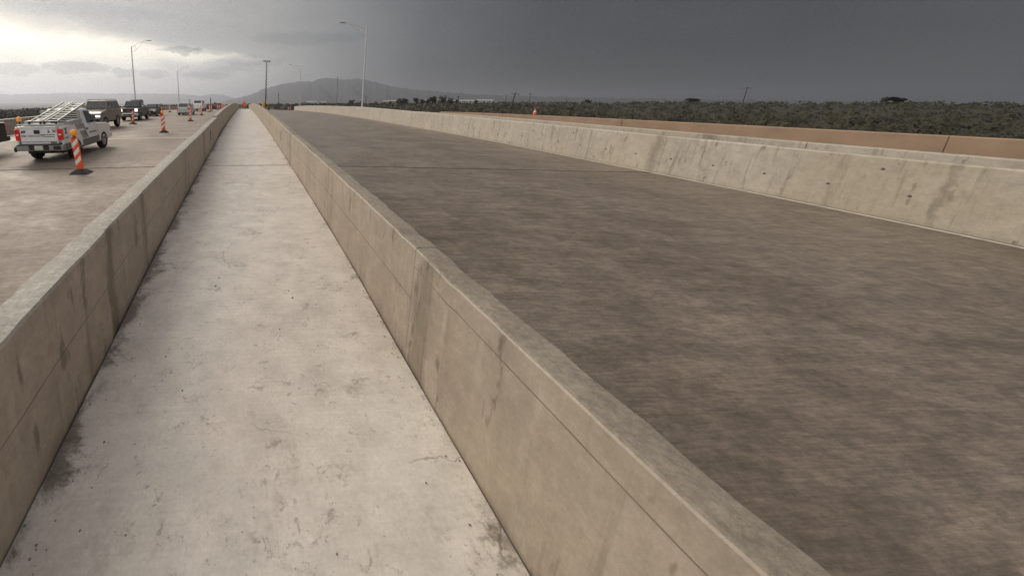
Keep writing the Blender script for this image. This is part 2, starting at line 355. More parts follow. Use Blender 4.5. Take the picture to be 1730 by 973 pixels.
    def build(s, name, mat, parent=None, bevel=0.0, seg=2):
        o = bpy.data.objects.new(name, s.mesh(name, M_[mat] if isinstance(mat, str) else mat)); C.objects.link(o)
        if parent: o.parent = parent
        if bevel:
            b = o.modifiers.new('bevel', 'BEVEL'); b.width = bevel; b.segments = seg; b.limit_method = 'ANGLE'; b.angle_limit = RD(30)
        return o
def tag(o, label=None, cat=None, group=None, kind=None):
    if label: o['label'] = label
    if cat: o['category'] = cat
    if group: o['group'] = group
    if kind: o['kind'] = kind
    return o
def empty(name, loc=(0, 0, 0), rz=0.0, **kw):
    o = bpy.data.objects.new(name, None); C.objects.link(o); o.location = loc; o.rotation_euler = (0, 0, rz)
    o.empty_display_size = .3; return tag(o, **kw)
def copy_tree(o, parent=None):
    c = o.copy(); C.objects.link(c)
    if parent: c.parent = parent
    for ch in [x for x in o.children]: copy_tree(ch, c)
    return c

# ------------------------------------------------------------------ the bridge profile
def interp(x, X, Y):
    if x <= X[0]: return Y[0]+(x-X[0])*(Y[1]-Y[0])/(X[1]-X[0])
    if x >= X[-1]: return Y[-1]+(x-X[-1])*(Y[-1]-Y[-2])/(X[-1]-X[-2])
    i = 0
    while x > X[i+1]: i += 1
    def slope(j):
        if j <= 0: return (Y[1]-Y[0])/(X[1]-X[0])
        if j >= len(X)-1: return (Y[-1]-Y[-2])/(X[-1]-X[-2])
        a = (Y[j]-Y[j-1])/(X[j]-X[j-1]); b = (Y[j+1]-Y[j])/(X[j+1]-X[j])
        return 0 if a*b <= 0 else 2*a*b/(a+b)
    h = X[i+1]-X[i]; t = (x-X[i])/h; m0, m1 = slope(i)*h, slope(i+1)*h
    return (2*t**3-3*t*t+1)*Y[i]+(t**3-2*t*t+t)*m0+(-2*t**3+3*t*t)*Y[i+1]+(t**3-t*t)*m1
DX = [-8, 0, 3, 5, 11.5, 15, 21.8, 32, 45, 66, 95, 115, 140, 200, 330]
DZ = [-3.0, -2.62, -2.48, -2.34, -2.13, -2.05, -1.88, -1.77, -1.70, -1.69, -1.92, -2.25, -2.80, -4.6, -9.2]
TX = [-8, 0, 2, 3, 5, 9.6, 12.8, 15.5, 20.4, 30, 50, 62, 70, 92, 118]
TZ = [-1.62, -1.42, -1.36, -1.32, -1.24, -1.11, -1.04, -.95, -.83, -.58, -.335, -.34, -.40, -.75, -1.05]
BX = [-12, 6, 17.9, 20.5, 24, 27, 33.3, 43, 50.4, 68, 94, 115, 121, 200]
BZ = [-1.45, -1.24, -1.045, -1.0, -.946, -.907, -.81, -.70, -.65, -.72, -.97, -1.38, -1.60, -3.5]
XL, XR = -1.42, 1.58           # inner faces of the walls along the walkway
def deck(y): return interp(y, DX, DZ)
def wall_top(y): return interp(y, TX, TZ)
def smooth01(t): t = max(0, min(1, t)); return t*t*(3-2*t)
def xbl(y): return -14.6-4.6*smooth01((y-30)/36)      # foot of the left barrier
def xbr(y): return 15.35+.8*smooth01((y-24)/34)       # foot of the right barrier
def road(x, y):
    z = deck(y)
    return z-.016*max(0, -x-1.4) if x < 0 else z-.028*max(0, x-1.6)
def stations(a, b):
    out = [a]; y = a
    while y < b-1e-6:
        y = min(b, y+(.5 if y < 14 else 1.2 if y < 40 else 3 if y < 130 else 8)); out.append(y)
    return out
def fine_stations(a, b):
    out = [a]; y = a
    while y < b-1e-6:
        y = min(b, y+(.16 if y < 9 else .4 if y < 16 else 1.2 if y < 40 else 3)); out.append(y)
    return out

def slab(name, xa, xb, y0, y1, zf, mat, parent, th=.22, nx=1):
    """a slab between x = xa(y) and xb(y), with a slightly eased top edge"""
    secs = []
    for y in stations(y0, y1):
        xs = [xa(y)+(xb(y)-xa(y))*i/nx for i in range(nx+1)]
        secs.append([(x, y+(.0 if y not in (y0, y1) else 0), zf(x, y)) for x in xs]+[(x, y, zf(x, y)-th) for x in xs[::-1]])
    return MB().sweep(secs).build(name, mat, parent)

# walkway: slabs between two joints, over a dark bed that shows in every gap
walk = tag(empty('walkway'), kind='structure')
for a, b in ((-6, 12.15), (12.255, 34), (34.015, 58), (58.015, 92), (92.015, 135)):
    slab('slab', lambda y: XL+.03, lambda y: XR-.022, a, b, lambda x, y: deck(y), 'walk', walk)
slab('joint_seal', lambda y: XL-.05, lambda y: XR+.05, -6, 135, lambda x, y: deck(y)-.07, 'seal', walk, .1)

road_l = tag(empty('road'), kind='structure')
for a, b in ((-8, 12.15), (12.25, 20.12), (20.36, 46), (46.015, 80), (80.015, 330)):
    slab('slab', lambda y: XL-.29, lambda y: xbl(y)-.05, a, b, road, 'road', road_l, nx=3)
slab('joint_header', lambda y: XL-.29, lambda y: xbl(y)-.05, 20.125, 20.355, lambda x, y: road(x, y)+.004, 'pale', road_l)
slab('joint_seal', lambda y: XL-.29, lambda y: xbl(y)-.05, -8, 90, lambda x, y: road(x, y)-.06, 'seal', road_l, .1)
road_r = tag(empty('road.001'), kind='structure')
for a, b in ((-8, 12.15), (12.25, 46), (46.015, 80), (80.015, 330)):
    slab('slab', lambda y: XR+.31, lambda y: xbr(y)+.05, a, b, road, 'road_dark', road_r, nx=3)
slab('joint_seal', lambda y: XR+.31, lambda y: xbr(y)+.05, -8, 90, lambda x, y: road(x, y)-.06, 'seal', road_r, .1)
slab('edge_line', lambda y: xbr(y)-.26, lambda y: xbr(y)-.13, -8, 110, lambda x, y: road(x, y)+.004, 'white_line', road_r, .003)

# ------------------------------------------------------------------ walls beside the walkway
def wall_segment(parent, xin, side, y0, y1, groove, dx=0.0, dz=0.0, tm='wall_top'):
    """side -1: wall stands to the left of xin; the form line is a dark strip painting the shade of a groove"""
    secs_f, secs_t, fl = [], [], []
    ys = fine_stations(y0, y1)
    for y in ys:
        zb = deck(y)-.12; zt = wall_top(y)+dz+random.uniform(-.003, .003)-(random.uniform(.004, .014) if random.random() < .07 and y < 16 else 0); h = zt-deck(y)
        x = xin+dx*side*-1+.004*sin(y*1.9+side)+.003*sin(y*4.3); zg = deck(y)+h*groove
        o = x+side*((.25 if side < 0 else .21)+(random.uniform(-.014, .014) if y < 40 else 0))
        secs_f.append([(x, y, zb), (x, y, zt-.022), (x+side*.012, y, zt-.006), (o-side*.01, y, zt-.012), (o, y, zt-.05), (o, y, zb)])
        fl.append([(x+side*.01, y, zg-.004), (x-side*.0015, y, zg-.004), (x-side*.0015, y, zg+.004), (x+side*.01, y, zg+.004)])  # thin proud strip, groove shade put into its dark colour
        secs_t.append([(x+side*.008, y, zt-.010), (x+side*.018, y, zt), (x+side*.10, y, zt+.004), (o-side*.012, y, zt-.002), (o+side*.004, y, zt-.016), (x+side*.10, y, zt-.03)])
    s = MB().sweep(secs_f).build('wall_segment', 'wall', parent)
    MB().sweep(secs_t).build('top_surface', tm, s); MB().sweep(fl).build('form_line', 'form_line', s)
    return s
wl = empty('concrete_wall', label='beige concrete wall on the left of the walkway, beside the traffic lanes', cat='wall', group='low concrete walls lining the walkway')
for a, b, g, dx, dz in ((-6, 3.6, .52, .014, .0), (3.607, 12.95, .52, 0, 0), (12.96, 20.35, .40, .0, .0), (20.36, 45, .5, -.05, .05), (45.01, 78, .5, -.05, .05), (78.01, 118, .5, -.05, .05)):
    wall_segment(wl, XL, -1, a, b, g, dx, dz)
wr = empty('concrete_wall', label='beige concrete wall on the right of the walkway, beside the empty roadway', cat='wall', group='low concrete walls lining the walkway')
for a, b, g, dx, dz in ((-6, 3.05, .84, .0, .0), (3.056, 12.1, .55, 0, 0), (12.11, 24, .55, .0, .01), (24.01, 45, .5, 0, .01), (45.01, 78, .5, 0, .01), (78.01, 118, .5, 0, .01)):
    wall_segment(wr, XR, 1, a, b, g, dx, dz, 'wall_top_dark')
for x, y, s, par in ((XL, 15.7, 1, wl), (XR, 15.6, -1, wr)):
    MB().box(x+s*.0, y, deck(y)+.62, .03, .09, .42).build('drain_slot', 'seal', par)
for x, s, par, ys in ((XL, 1, wl, (2.2, 4.6, 7.4, 9.9)), (XR, -1, wr, (2.4, 5.4, 7.9, 10.4))):
    for y in ys:
        MB().lathe([(.001, .004*s), (.018, .004*s), (.021, -.004*s)], (x, y, deck(y)+.42), 'X', 10).build('tie_hole', 'hole', par)

# ------------------------------------------------------------------ outer barriers
def barrier(name, xf, side, top, y0, y1, joints, mat='barrier', w=.32, **kw):
    r = empty(name, **kw)
    edges = [y0]+[j for j in joints if y0 < j < y1]+[y1]
    for a, b in zip(edges, edges[1:]):
        secs = []
        for y in stations(a+.004, b-.004):
            x = xf(y); zb = road(x, y); zt = top(y)
            secs.append([(x, y, zb-.2), (x, y, zb+.08), (x+side*.07, y, zt-.03), (x+side*.09, y, zt), (x+side*w, y, zt), (x+side*(w+.02), y, zt-.03), (x+side*(w+.02), y, zb-1.1), (x+side*.04, y, zb-1.1)])
        MB().sweep(secs).build('barrier_segment', mat, r)
    return r
jt = [12.2, 48.9, 51.9, 82]
br = barrier('concrete_barrier', xbr, 1, lambda y: interp(y, BX, BZ), -10, 119, jt, label='long pale concrete barrier along the far right edge of the empty roadway', cat='barrier', group='outer bridge barriers')
hole = None
for i in range(30):
    for row, zz in ((0, .42), (1, .80)):
        if row and i % 7: continue
        y = 7+i*1.22+row*.5; x = xbr(y); h = interp(y, BX, BZ)-road(x, y); z = road(x, y)+zz*h
        if hole is None:
            hole = MB().lathe([(.001, -.004), (.028, -.004), (.034, .004)], (0, 0, 0), 'X', 10).build('tie_hole', 'hole', br); o = hole
        else: o = hole.copy(); C.objects.link(o); o.parent = br
        o.location = (x+.07*max(0, (z-road(x, y)-.08)/h)+.001, y, z)
bl = barrier('concrete_barrier', xbl, -1, lambda y: road(xbl(y), y)+.9, -10, 125, [i*24.0-8 for i in range(6)], label='grey shaded concrete barrier behind the queue of traffic on the left', cat='barrier', group='outer bridge barriers')
# second parapet and a terracotta coloured wall of the ramp beyond the right barrier
def parapet(xf, y0, y1, top, low, mats, w=.35, **kw):
    r = empty('ramp_wall', **kw); edges = [y0+(y1-y0)*i/5 for i in range(6)]
    for a, b in zip(edges, edges[1:]):
        ya, yb = a+.003, b-.003
        ys = [ya+(yb-ya)*i/4 for i in range(5)]
        sw = [[(xf, y, low(y)), (xf, y, top(y)), (xf+w, y, top(y)), (xf+w, y, low(y))] for y in ys]
        MB().sweep(sw).build('wall_segment', mats, r, .015, 1)
    return r
P2 = lambda y: interp(y, [-12, 6, 20.2, 25.6, 32, 45], [-1.4, -1.2, -.993, -.93, -.90, -.9])
parapet(17.45, -10, 40, P2, lambda y: P2(y)-1.8, 'barrier', label='narrow grey parapet just behind the right roadway barrier', cat='wall')
P3 = lambda y: interp(y, [-12, 6, 24.3, 30.8, 38.4], [-1.1, -.90, -.848, -.872, -.945])
parapet(21.0, -10, 38.3, P3, lambda y: -9.6, 'terra', .5, label='terracotta coloured wall of the ramp standing in the desert beyond the right barrier', cat='wall')

# ------------------------------------------------------------------ terrain, mountains, haze
def skyline(a):   # tangent of the height of the scrub horizon at azimuth a (degrees)
    return interp(a, [-90, -45, -32, -22, -10, 6, 17, 25, 33, 40.5, 60, 90], [-.024, -.022, -.0197, -.0145, -.0092, -.0050, -.0015, .0002, .0018, .0030, .0048, .005])
RIDGE = 440.0
def terrain_z(x, y):
    d = sqrt(x*x+y*y)+1e-6; a = math.degrees(math.atan2(x, y)); a = max(-90, min(90, a)) if y > -abs(x)*3 else (90 if x > 0 else -90)
    zr = skyline(a)*RIDGE-1.9
    z0 = -9.6
    t = smooth01((d-130)/(RIDGE-130)); z = z0*(1-t)+zr*t
    if d > RIDGE:
        t2 = (d-RIDGE)
        z = zr-.012*t2*(1 if a > 5 else 1.6) if t2 < 2500 else zr-.012*2500*(1 if a > 5 else 1.6)
        z = max(z, zr-34)
    return z+.35*sin(x*.05+1.3)*sin(y*.043)*smooth01((d-30)/60)
mb = MB(); rings = [0, 15, 30, 45, 60, 80, 100, 130, 160, 190, 220, 260, 300, 340, 380, 420, 450, 520, 620, 800, 1100, 1600, 2400, 3600, 5400, 7400, 11200]
NA = 144
vs = [(0, 0, -9.6)]+[(r*sin(2*pi*j/NA), r*cos(2*pi*j/NA), terrain_z(r*sin(2*pi*j/NA), r*cos(2*pi*j/NA))) for r in rings[1:] for j in range(NA)]
fs = [(0, 1+j, 1+(j+1) % NA) for j in range(NA)]+[(1+i*NA+j, 1+i*NA+(j+1) % NA, 1+(i+1)*NA+(j+1) % NA, 1+(i+1)*NA+j) for i in range(len(rings)-2) for j in range(NA)]
mb.add(vs, fs, True); tag(mb.build('terrain', 'ground'), kind='structure')

def mountain(pts, R, R0, R1, name, seed):
    rnd = random.Random(seed); A = [p[0] for p in pts]; H = [p[1] for p in pts]
    ph = [rnd.uniform(0, 6.28) for _ in range(12)]
    def bumpy(a, r): return sum(sin(a*f+ph[i]+r*.0009*f*.35)/f**.75 for i, f in enumerate((.35, .6, .95, 1.4, 2.6, 4.4)))
    n = int((A[-1]-A[0])/.15); rows = 18; vs = []
    for i in range(n+1):
        a = A[0]+(A[-1]-A[0])*i/n; h = (interp(a, A, H)+.0009*sin(a*3.1+seed)*sin(a*1.37)+.0005*sin(a*7.7+1)+.0003*sin(a*17))*R
        for j in range(rows+1):
            t = j/rows; r = R0+(R1-R0)*t
            tr = (R-R0)/(R1-R0); k = (t/tr)**1.25 if t <= tr else 1-((t-tr)/(1-tr))**1.3
            z = -45+(h+45)*k+bumpy(a+r*.0022, r)*.05*abs(h+30)*(4*k*(1-k))*.9
            vs.append((r*sin(RD(a)), r*cos(RD(a)), z))
    fs = [(i*(rows+1)+j, (i+1)*(rows+1)+j, (i+1)*(rows+1)+j+1, i*(rows+1)+j+1) for i in range(n) for j in range(rows)]
    return tag(MB().add(vs, fs, True).build(name, 'hill'), kind='structure')
mountain([(-3.5, -.006), (-2.14, .0039), (-.16, .0118), (1.65, .0212), (3, .0325), (4.62, .0398), (6.64, .0476), (8.63, .0516), (10.26, .0518), (11.1, .0572), (12.2, .0604), (13.85, .0596), (15.6, .0567), (16.9, .0588), (18, .0566),
          (19.3, .0511), (20.7, .0447), (22, .0395), (23.5, .0345), (26.7, .0285), (30.5, .0225), (36, .0165), (46, .0115), (62, .005)], 4600, 2600, 6200, 'mountain', 3)
mountain([(-60, .004), (-45, .008), (-31.6, .0118), (-27.9, .014), (-22.9, .0178), (-19.5, .0168), (-15.9, .0182), (-11.5, .0184), (-8.2, .0172), (-6.5, .0128), (-5.85, .0156), (-4.7, .0191), (-3.0, .016), (-1.6, .0090), (.4, -.002), (2, -.006)], 9300, 6800, 10600, 'mountain', 5)
hz = MB().box(0, 0, (305-95)/2, 23200, 23200, 305+95)
hm = bpy.data.materials.new('rain haze'); hm.use_nodes = True; ht = hm.node_tree; ht.nodes.clear()
pv = ht.nodes.new('ShaderNodeVolumePrincipled'); pv.inputs['Color'].default_value = (.68, .71, .80, 1); pv.inputs['Density'].default_value = 1.75e-4; pv.inputs['Anisotropy'].default_value = .72
ho = ht.nodes.new('ShaderNodeOutputMaterial'); ht.links.new(pv.outputs[0], ho.inputs['Volume'])
tag(hz.build('haze', hm), kind='stuff')

# ------------------------------------------------------------------ desert scrub, trees, far buildings
def blob_leaves(rnd, V, F, c, rx, rz, n, sz, low=0.0):
    for _ in range(n):
        while True:
            p = Vector((rnd.uniform(-1, 1), rnd.uniform(-1, 1), rnd.uniform(-1, 1)))
            if .25 < p.length < 1: break
        q = Vector(c)+Vector((p.x*rx, p.y*rx, p.z*rz))
        if q.z < low: q.z = low+rnd.uniform(0, .3)*rz
        a = Vector((rnd.gauss(0, 1), rnd.gauss(0, 1), rnd.gauss(0, 1))).normalized(); b = a.orthogonal().normalized()
        s = sz*rnd.uniform(.6, 1.4); o = len(V)
        V += [tuple(q+a*s), tuple(q-a*s*.5+b*s*.8), tuple(q-a*s*.5-b*s*.8)]; F.append((o, o+1, o+2))
rnd = random.Random(11); V, F = [], []
n = 0
while n < 12500:
    a = rnd.uniform(-44, 72); d = 30*(470/30)**rnd.random()**.62
    x, y = d*sin(RD(a)), d*cos(RD(a))
    if -22 < x < 24 and y < 330: continue
    z = terrain_z(x, y); h = rnd.uniform(.7, 2.3)*(1 if rnd.random() > .06 else 1.6); r = h*rnd.uniform(.6, .95)
    blob_leaves(rnd, V, F, (x, y, z+h*.5), r, h*.55, 12 if d > 200 else 22, h*.34 if d > 200 else h*.24, z)
    n += 1
tag(MB().add(V, F).build('desert_scrub', 'scrub'), kind='stuff')

def tree(az_, d, h, wdt, label, shape='round', seed=0):
    rn = random.Random(seed); x, y = d*sin(RD(az_)), d*cos(RD(az_)); z = terrain_z(x, y)
    r = empty('palm_tree' if shape == 'palm' else 'desert_tree', (x, y, z), rn.uniform(0, 6), label=label, cat='tree', group='trees along the desert skyline')
    V, F = [], []; mt = MB()
    if shape == 'palm':
        mt.tube([(0, 0, -.3), (.1, 0, h*.5), (.15, .05, h*.9)], [.28, .22, .18], 7)
        for k in range(16):
            t = 2*pi*k/16; u = Vector((cos(t), sin(t), rn.uniform(-.3, .7)))
            p0 = Vector((.15, .05, h*.9)); p1 = p0+u*1.0+Vector((0, 0, .3)); p2 = p0+u*1.9-Vector((0, 0, .4)); s = u.cross(Vector((0, 0, 1))).normalized()*.28; o = len(V)
            V += [tuple(p0), tuple(p1+s), tuple(p1-s), tuple(p2)]; F += [(o, o+1, o+2), (o+1, o+3, o+2)]
    else:
        mt.tube([(0, 0, -.3), (.1, .1, h*.25), (.15, 0, h*.6)], [.35, .26, .1], 7)
        for k in range(5):
            t = rn.uniform(0, 6.28); mt.tube([(.1, .05, h*rn.uniform(.2, .35)), (cos(t)*wdt*.18, sin(t)*wdt*.18, h*.5), (cos(t)*wdt*.34, sin(t)*wdt*.34, h*.72)], [.13, .09, .04], 5)
        for k in range(18):
            t = rn.uniform(0, 6.28); q = rn.random()**.6*wdt*.42; zz = h*(rn.uniform(.16, .84) if shape == 'round' else rn.uniform(.25, .6))
            blob_leaves(rn, V, F, (cos(t)*q, sin(t)*q, zz), wdt*rn.uniform(.14, .25), h*rn.uniform(.12, .2), 80, wdt*.055)
    mt.build('trunk', 'bark', r); MB().add(V, F).build('crown', 'leaf', r)
TR = [(16.37, 7, 5.5, 'small olive tree on the skyline just left of the tall right lamp post'), (21.9, 4, 4, 'tiny bush-like tree beside the leftmost low white house'), (23.3, 8.5, 6.5, 'broad flat-topped tree at the left end of the skyline row'),
      (24.05, 5.5, 5.6, 'ragged tree leaning on the broad flat-topped tree'), (25.45, 5.8, 7.6, 'dark round tree standing apart in the left half of the skyline row'), (26.25, 5, 5, 'low dark tree right of the dark round one'),
      (27.05, 7, 5.4, 'low spreading tree joined to the tall square-topped tree'), (27.7, 7.2, 8.3, 'tall square-topped tree in the middle of the skyline row'), (28.97, 8.2, 9.0, 'largest and tallest tree of the skyline row'),
      (29.85, 6.2, 6.4, 'rounded tree just right of the largest tree'), (30.65, 5.4, 4.4, 'low wide bush-like tree beside the palm'), (33.0, 4, 4.2, 'small lone tree behind the right end of the long white roofs'), (44.6, 5, 4.2, 'low dark tree on the skyline right of the leaning utility pole'), (52.8, 7, 4.6, 'wide low dark tree near the far right skyline'), (63.5, 8, 4.4, 'rightmost wide low tree of the skyline')]
for i, (a, wd, h, lb) in enumerate(TR): tree(a, 425, h, wd, lb, seed=20+i)
tree(30.85, 420, 8.0, 3, 'thin palm with a small tuft above the long white roofs', 'palm', 77)

def building(a0, a1, d, h, lb, base=0.0):
    am = (a0+a1)/2; x, y = d*sin(RD(am)), d*cos(RD(am)); z = terrain_z(x, y)+base; wd = d*RD(a1-a0)
    r = empty('low_house', (x, y, z), -RD(am), label=lb, cat='house', group='low pale houses on the desert skyline')
    MB().box(0, 0, h*.34, wd, 7, h*.72).build('wall', 'stucco', r)
    MB().prism([(-4.2, h*.68), (4.2, h*.68), (4.0, h*.78), (0, h), (-4.0, h*.78)], -wd/2-.4, wd/2+.4).build('roof', 'roof', r)
    k = max(2, int(wd/4))
    for i in range(k): MB().box(-wd/2+wd*(i+.5)/k, -3.5, h*.36, 1.3, .12, h*.28).build('window', 'window', r)
for a0, a1, h, lb in ((21.0, 21.7, 2.9, 'leftmost small white house on the skyline'), (21.9, 22.7, 3.1, 'small white house second from the left on the skyline'), (23.55, 24.3, 2.8, 'low pale house half hidden under the broad flat-topped tree'),
                      (26.3, 27.45, 3.0, 'low pale house between the dark trees'), (29.2, 31.1, 3.0, 'long white house below the largest tree and the palm'), (31.2, 32.75, 3.0, 'long white house in the middle of the right skyline'), (32.9, 34.95, 3.1, 'long white house at the right end of the skyline roofs')):
    building(a0, a1, 436, h, lb, 1.0)
building(9.6, 11.2, 900, 6, 'distant pale building at the foot of the mountain, left one', 4.5); building(11.7, 12.6, 900, 5, 'distant pale building at the foot of the mountain, right one', 4.0)

def utility_pole(az_, d, zt, lb, lean=0.0, arms=1, thick=.16, zb=None, pm='wood'):
    x, y = d*sin(RD(az_)), d*cos(RD(az_)); z0 = terrain_z(x, y) if zb is None else zb
    r = empty('utility_pole', (x, y, z0), -RD(az_), label=lb, cat='utility pole', group='wooden utility poles in the desert'); H = zt-z0
    MB().tube([(-lean*H, 0, -.5), (0, 0, H)], [thick, thick*.7], 8).build('pole', pm, r)
    for i in range(arms):
        MB().box(0, 0, H-.5-i*1.1, 2.4, .14, .16).build('cross_arm', 'wood', r)
        for q in (-1.05, -.5, .5, 1.05): MB().lathe([(.02, 0), (.07, .05), (.05, .2), (.001, .22)], (q, 0, H-.42-i*1.1), 'Z', 6).build('insulator', 'lamp_head', r)
utility_pole(14.15, 150, 150*.064, 'tall thin grey utility pole in front of the mountain, left of the tallest lamp post', arms=0, thick=.14, pm='pole_grey')
utility_pole(5.34, 200, 200*.0225, 'short dark utility pole right of the yellow light tower', arms=0, thick=.2)
utility_pole(18.44, 260, 260*.0163, 'utility pole with a cross arm just right of the tall right lamp post', thick=.2)
utility_pole(37.33, 150, 150*.0225, 'dark leaning utility pole over the terracotta wall', lean=.14, thick=.24)
utility_pole(36.4, 330, 330*.019, 'faint far utility pole left of the dark leaning one', thick=.2)
utility_pole(38.95, 330, 330*.021, 'faint far utility pole right of the dark leaning one', thick=.2)
utility_pole(-5.03, 210, 210*.0085, 'dark utility pole beside the far white vehicle', arms=0, thick=.3)
utility_pole(-8.1, 260, 260*.0048, 'small distant pole with cross arm above the silver car', thick=.22)
utility_pole(56, 260, 260*.028, 'utility pole near the far right skyline trees', thick=.2)

# ------------------------------------------------------------------ street lamps
def street_lamp(x, y, zb, zt, arm_to, lb):
    r = empty('street_lamp', (x, y, zb), label=lb, cat='street lamp', group='tall steel lamp posts on the bridge barriers')
    H = zt-zb; ax, ay, az2 = (arm_to[0]-x, arm_to[1]-y, arm_to[2]-zb)
    MB().tube([(0, 0, 0), (0, 0, H*.5), (0, 0, H)], [.125, .10, .075], 12).build('pole', 'galv', r)
    MB().lathe([(.001, .03), (.22, .03), (.22, -.01), (.14, -.01)], (0, 0, 0), 'Z', 12).build('base_plate', 'galv', r)
    MB().lathe([(.085, H-.02), (.09, H+.03), (.001, H+.06)], (0, 0, 0), 'Z', 10).build('pole_cap', 'galv', r)
    s = 1 if ax > 0 else -1; hx = ax-s*.75
    MB().tube([(0, 0, H-.08), (ax*.35, ay*.35, H-.08+(az2-H)*.62), (ax*.62, ay*.62, az2-.16), (hx, ay*.9, az2)], .032, 8).build('arm', 'galv', r)
    MB().tube([(0, 0, H-.95), (ax*.25, ay*.25, H-.42), (ax*.62, ay*.62, az2-.2)], .026, 8).build('arm_brace', 'galv', r)
    MB().tube([(ax*.22, ay*.22, H-.48), (ax*.22, ay*.22, H+.16)], .02, 6).build('arm_strut', 'galv', r)
    hd = []
    for t, hw, hh in ((0, .05, .04), (.12, .13, .075), (.45, .17, .09), (.78, .13, .06), (.9, .03, .02)):
        hd.append([(hx+s*t-s*.05, ay*.9+hw*cos(q), az2+hh*sin(q)*(1 if sin(q) > 0 else .6)) for q in [2*pi*i/10 for i in range(10)]])
    MB().sweep(hd, True, True).build('lamp_head', 'lamp_head', r)
street_lamp(16.33, 50.4, -.655, 9.45, (12.73, 50.7, 10.15), 'tallest lamp post, on the right barrier with its arm reaching left over the empty roadway')
street_lamp(16.3, 107.6, -1.25, 9.88, (12.9, 107.6, 10.2), 'farther thin lamp post on the right barrier, in front of the mountain')
street_lamp(-19.42, 68.8, -1.25, 9.1, (-16.0, 68.8, 10.2), 'nearer left lamp post rising behind the dark pickup')
street_lamp(-19.42, 114, -1.72, 8.75, (-16.1, 114, 9.72), 'farther left lamp post rising behind the silver car')

# ------------------------------------------------------------------ placement on the sloping deck
def on_deck(x, y, heading):
    """matrix for a thing standing on the road at (x, y), forward axis turned heading degrees clockwise from +Y"""
    z = road(x, y); e = .6
    nx = -(road(x+e, y)-road(x-e, y))/(2*e); ny = -(road(x, y+e)-road(x, y-e))/(2*e)
    up = Vector((nx, ny, 1)).normalized(); f = Vector((sin(RD(heading)), cos(RD(heading)), 0)); f = (f-up*f.dot(up)).normalized(); r = f.cross(up)
    return Matrix(((r.x, f.x, up.x, x), (r.y, f.y, up.y, y), (r.z, f.z, up.z, z), (0, 0, 0, 1)))

# ------------------------------------------------------------------ vehicles
def wheel(root, x, y, r, wd, rimm='rim'):
    s = 1 if x > 0 else -1
    t = MB().lathe([(r*.6, -wd/2+.02), (r*.66, -wd/2), (r*.92, -wd/2), (r, -wd*.34), (r, wd*.34), (r*.92, wd/2), (r*.66, wd/2), (r*.6, wd/2-.02)], (x, y, r), 'X', 22, True)
    t.lathe([(.001, 0), (r*.62, 0)], (x+s*wd*.10, y, r), 'X', 16)
    o = t.build('wheel', 'tyre', root)
    q = MB().lathe([(r*.63, -.5*wd*s*.3), (r*.62, s*wd*.43), (r*.54, s*wd*.45), (r*.50, s*wd*.2)], (x, y, r), 'X', 20)
    q.lathe([(.001, s*wd*.33), (r*.16, s*wd*.31), (r*.2, s*wd*.15)], (x, y, r), 'X', 10)
    for k in range(6):
        a = 2*pi*k/6+.2
        q.bar((x+s*wd*.26, y+cos(a)*r*.1, r+sin(a)*r*.1), (x+s*wd*.26, y+cos(a)*r*.56, r+sin(a)*r*.56), r*.13, .03, (1, 0, 0))
    q.build('rim', rimm, o); return o
def arch(yc, r, zb, n=9):
    """points of a wheel-arch notch from front to rear (for a profile walked along the bottom front -> rear)"""
    a0 = math.asin(max(-1, min(1, (zb-0.0)/r))) if zb < r else 0
    return [(yc+r*cos(a0+(pi-2*a0)*i/n), r*sin(a0+(pi-2*a0)*i/n)) for i in range(n+1)]
def profile(top, zb, axles, ra, yR, yF):
    """closed side outline: top points rear -> front, then bottom front -> rear with arch notches"""
    p = list(top)+[(yF, zb+.08), (yF-.08, zb)]
    for yc in sorted(axles, reverse=True): p += arch(yc, ra, zb)
    return p+[(yR+.08, zb), (yR, zb+.08)]
def cabin(root, paint, yb0, yb1, yt0, yt1, zb, zt, wb, wt_, panes, glass='glass', name='cabin', ws=(.08, .92, .14, .90), rw=(.10, .90, .2, .88), rear=True):
    c = MB().add([(-wb, yb0, zb-.06), (wb, yb0, zb-.06), (wb, yb1, zb-.06), (-wb, yb1, zb-.06), (-wt_, yt0, zt), (wt_, yt0, zt), (wt_, yt1, zt), (-wt_, yt1, zt)],
                 [(3, 2, 1, 0), (4, 5, 6, 7), (0, 1, 5, 4), (1, 2, 6, 5), (2, 3, 7, 6), (3, 0, 4, 7)])
    o = c.build(name, paint, root, .06, 3)
    MB().pane((wb, yb1, zb), (-wb, yb1, zb), (wt_, yt1, zt), (-wt_, yt1, zt), *ws).build('windshield', glass, root)
    if rear: MB().pane((-wb, yb0, zb), (wb, yb0, zb), (-wt_, yt0, zt), (wt_, yt0, zt), *rw).build('rear_window', glass, root)
    for u0, u1 in panes:
        MB().pane((wb, yb0, zb), (wb, yb1, zb), (wt_, yt0, zt), (wt_, yt1, zt), u0, u1, .10, .84).build('side_window', glass, root)
        MB().pane((-wb, yb1, zb), (-wb, yb0, zb), (-wt_, yt1, zt), (-wt_, yt0, zt), 1-u1, 1-u0, .10, .84).build('side_window', glass, root)
    return o
def mirrors(root, x, y, z, m='plastic'):
    for s in (-1, 1):
        MB().box(s*(x+.10), y, z, .17, .10, .15).build('mirror', m, root, .03)
def underbody(root, w2, y0, y1, z0, z1):
    MB().box(0, (y0+y1)/2, (z0+z1)/2, w2*1.55, y1-y0, z1-z0).build('underbody', 'plastic', root)

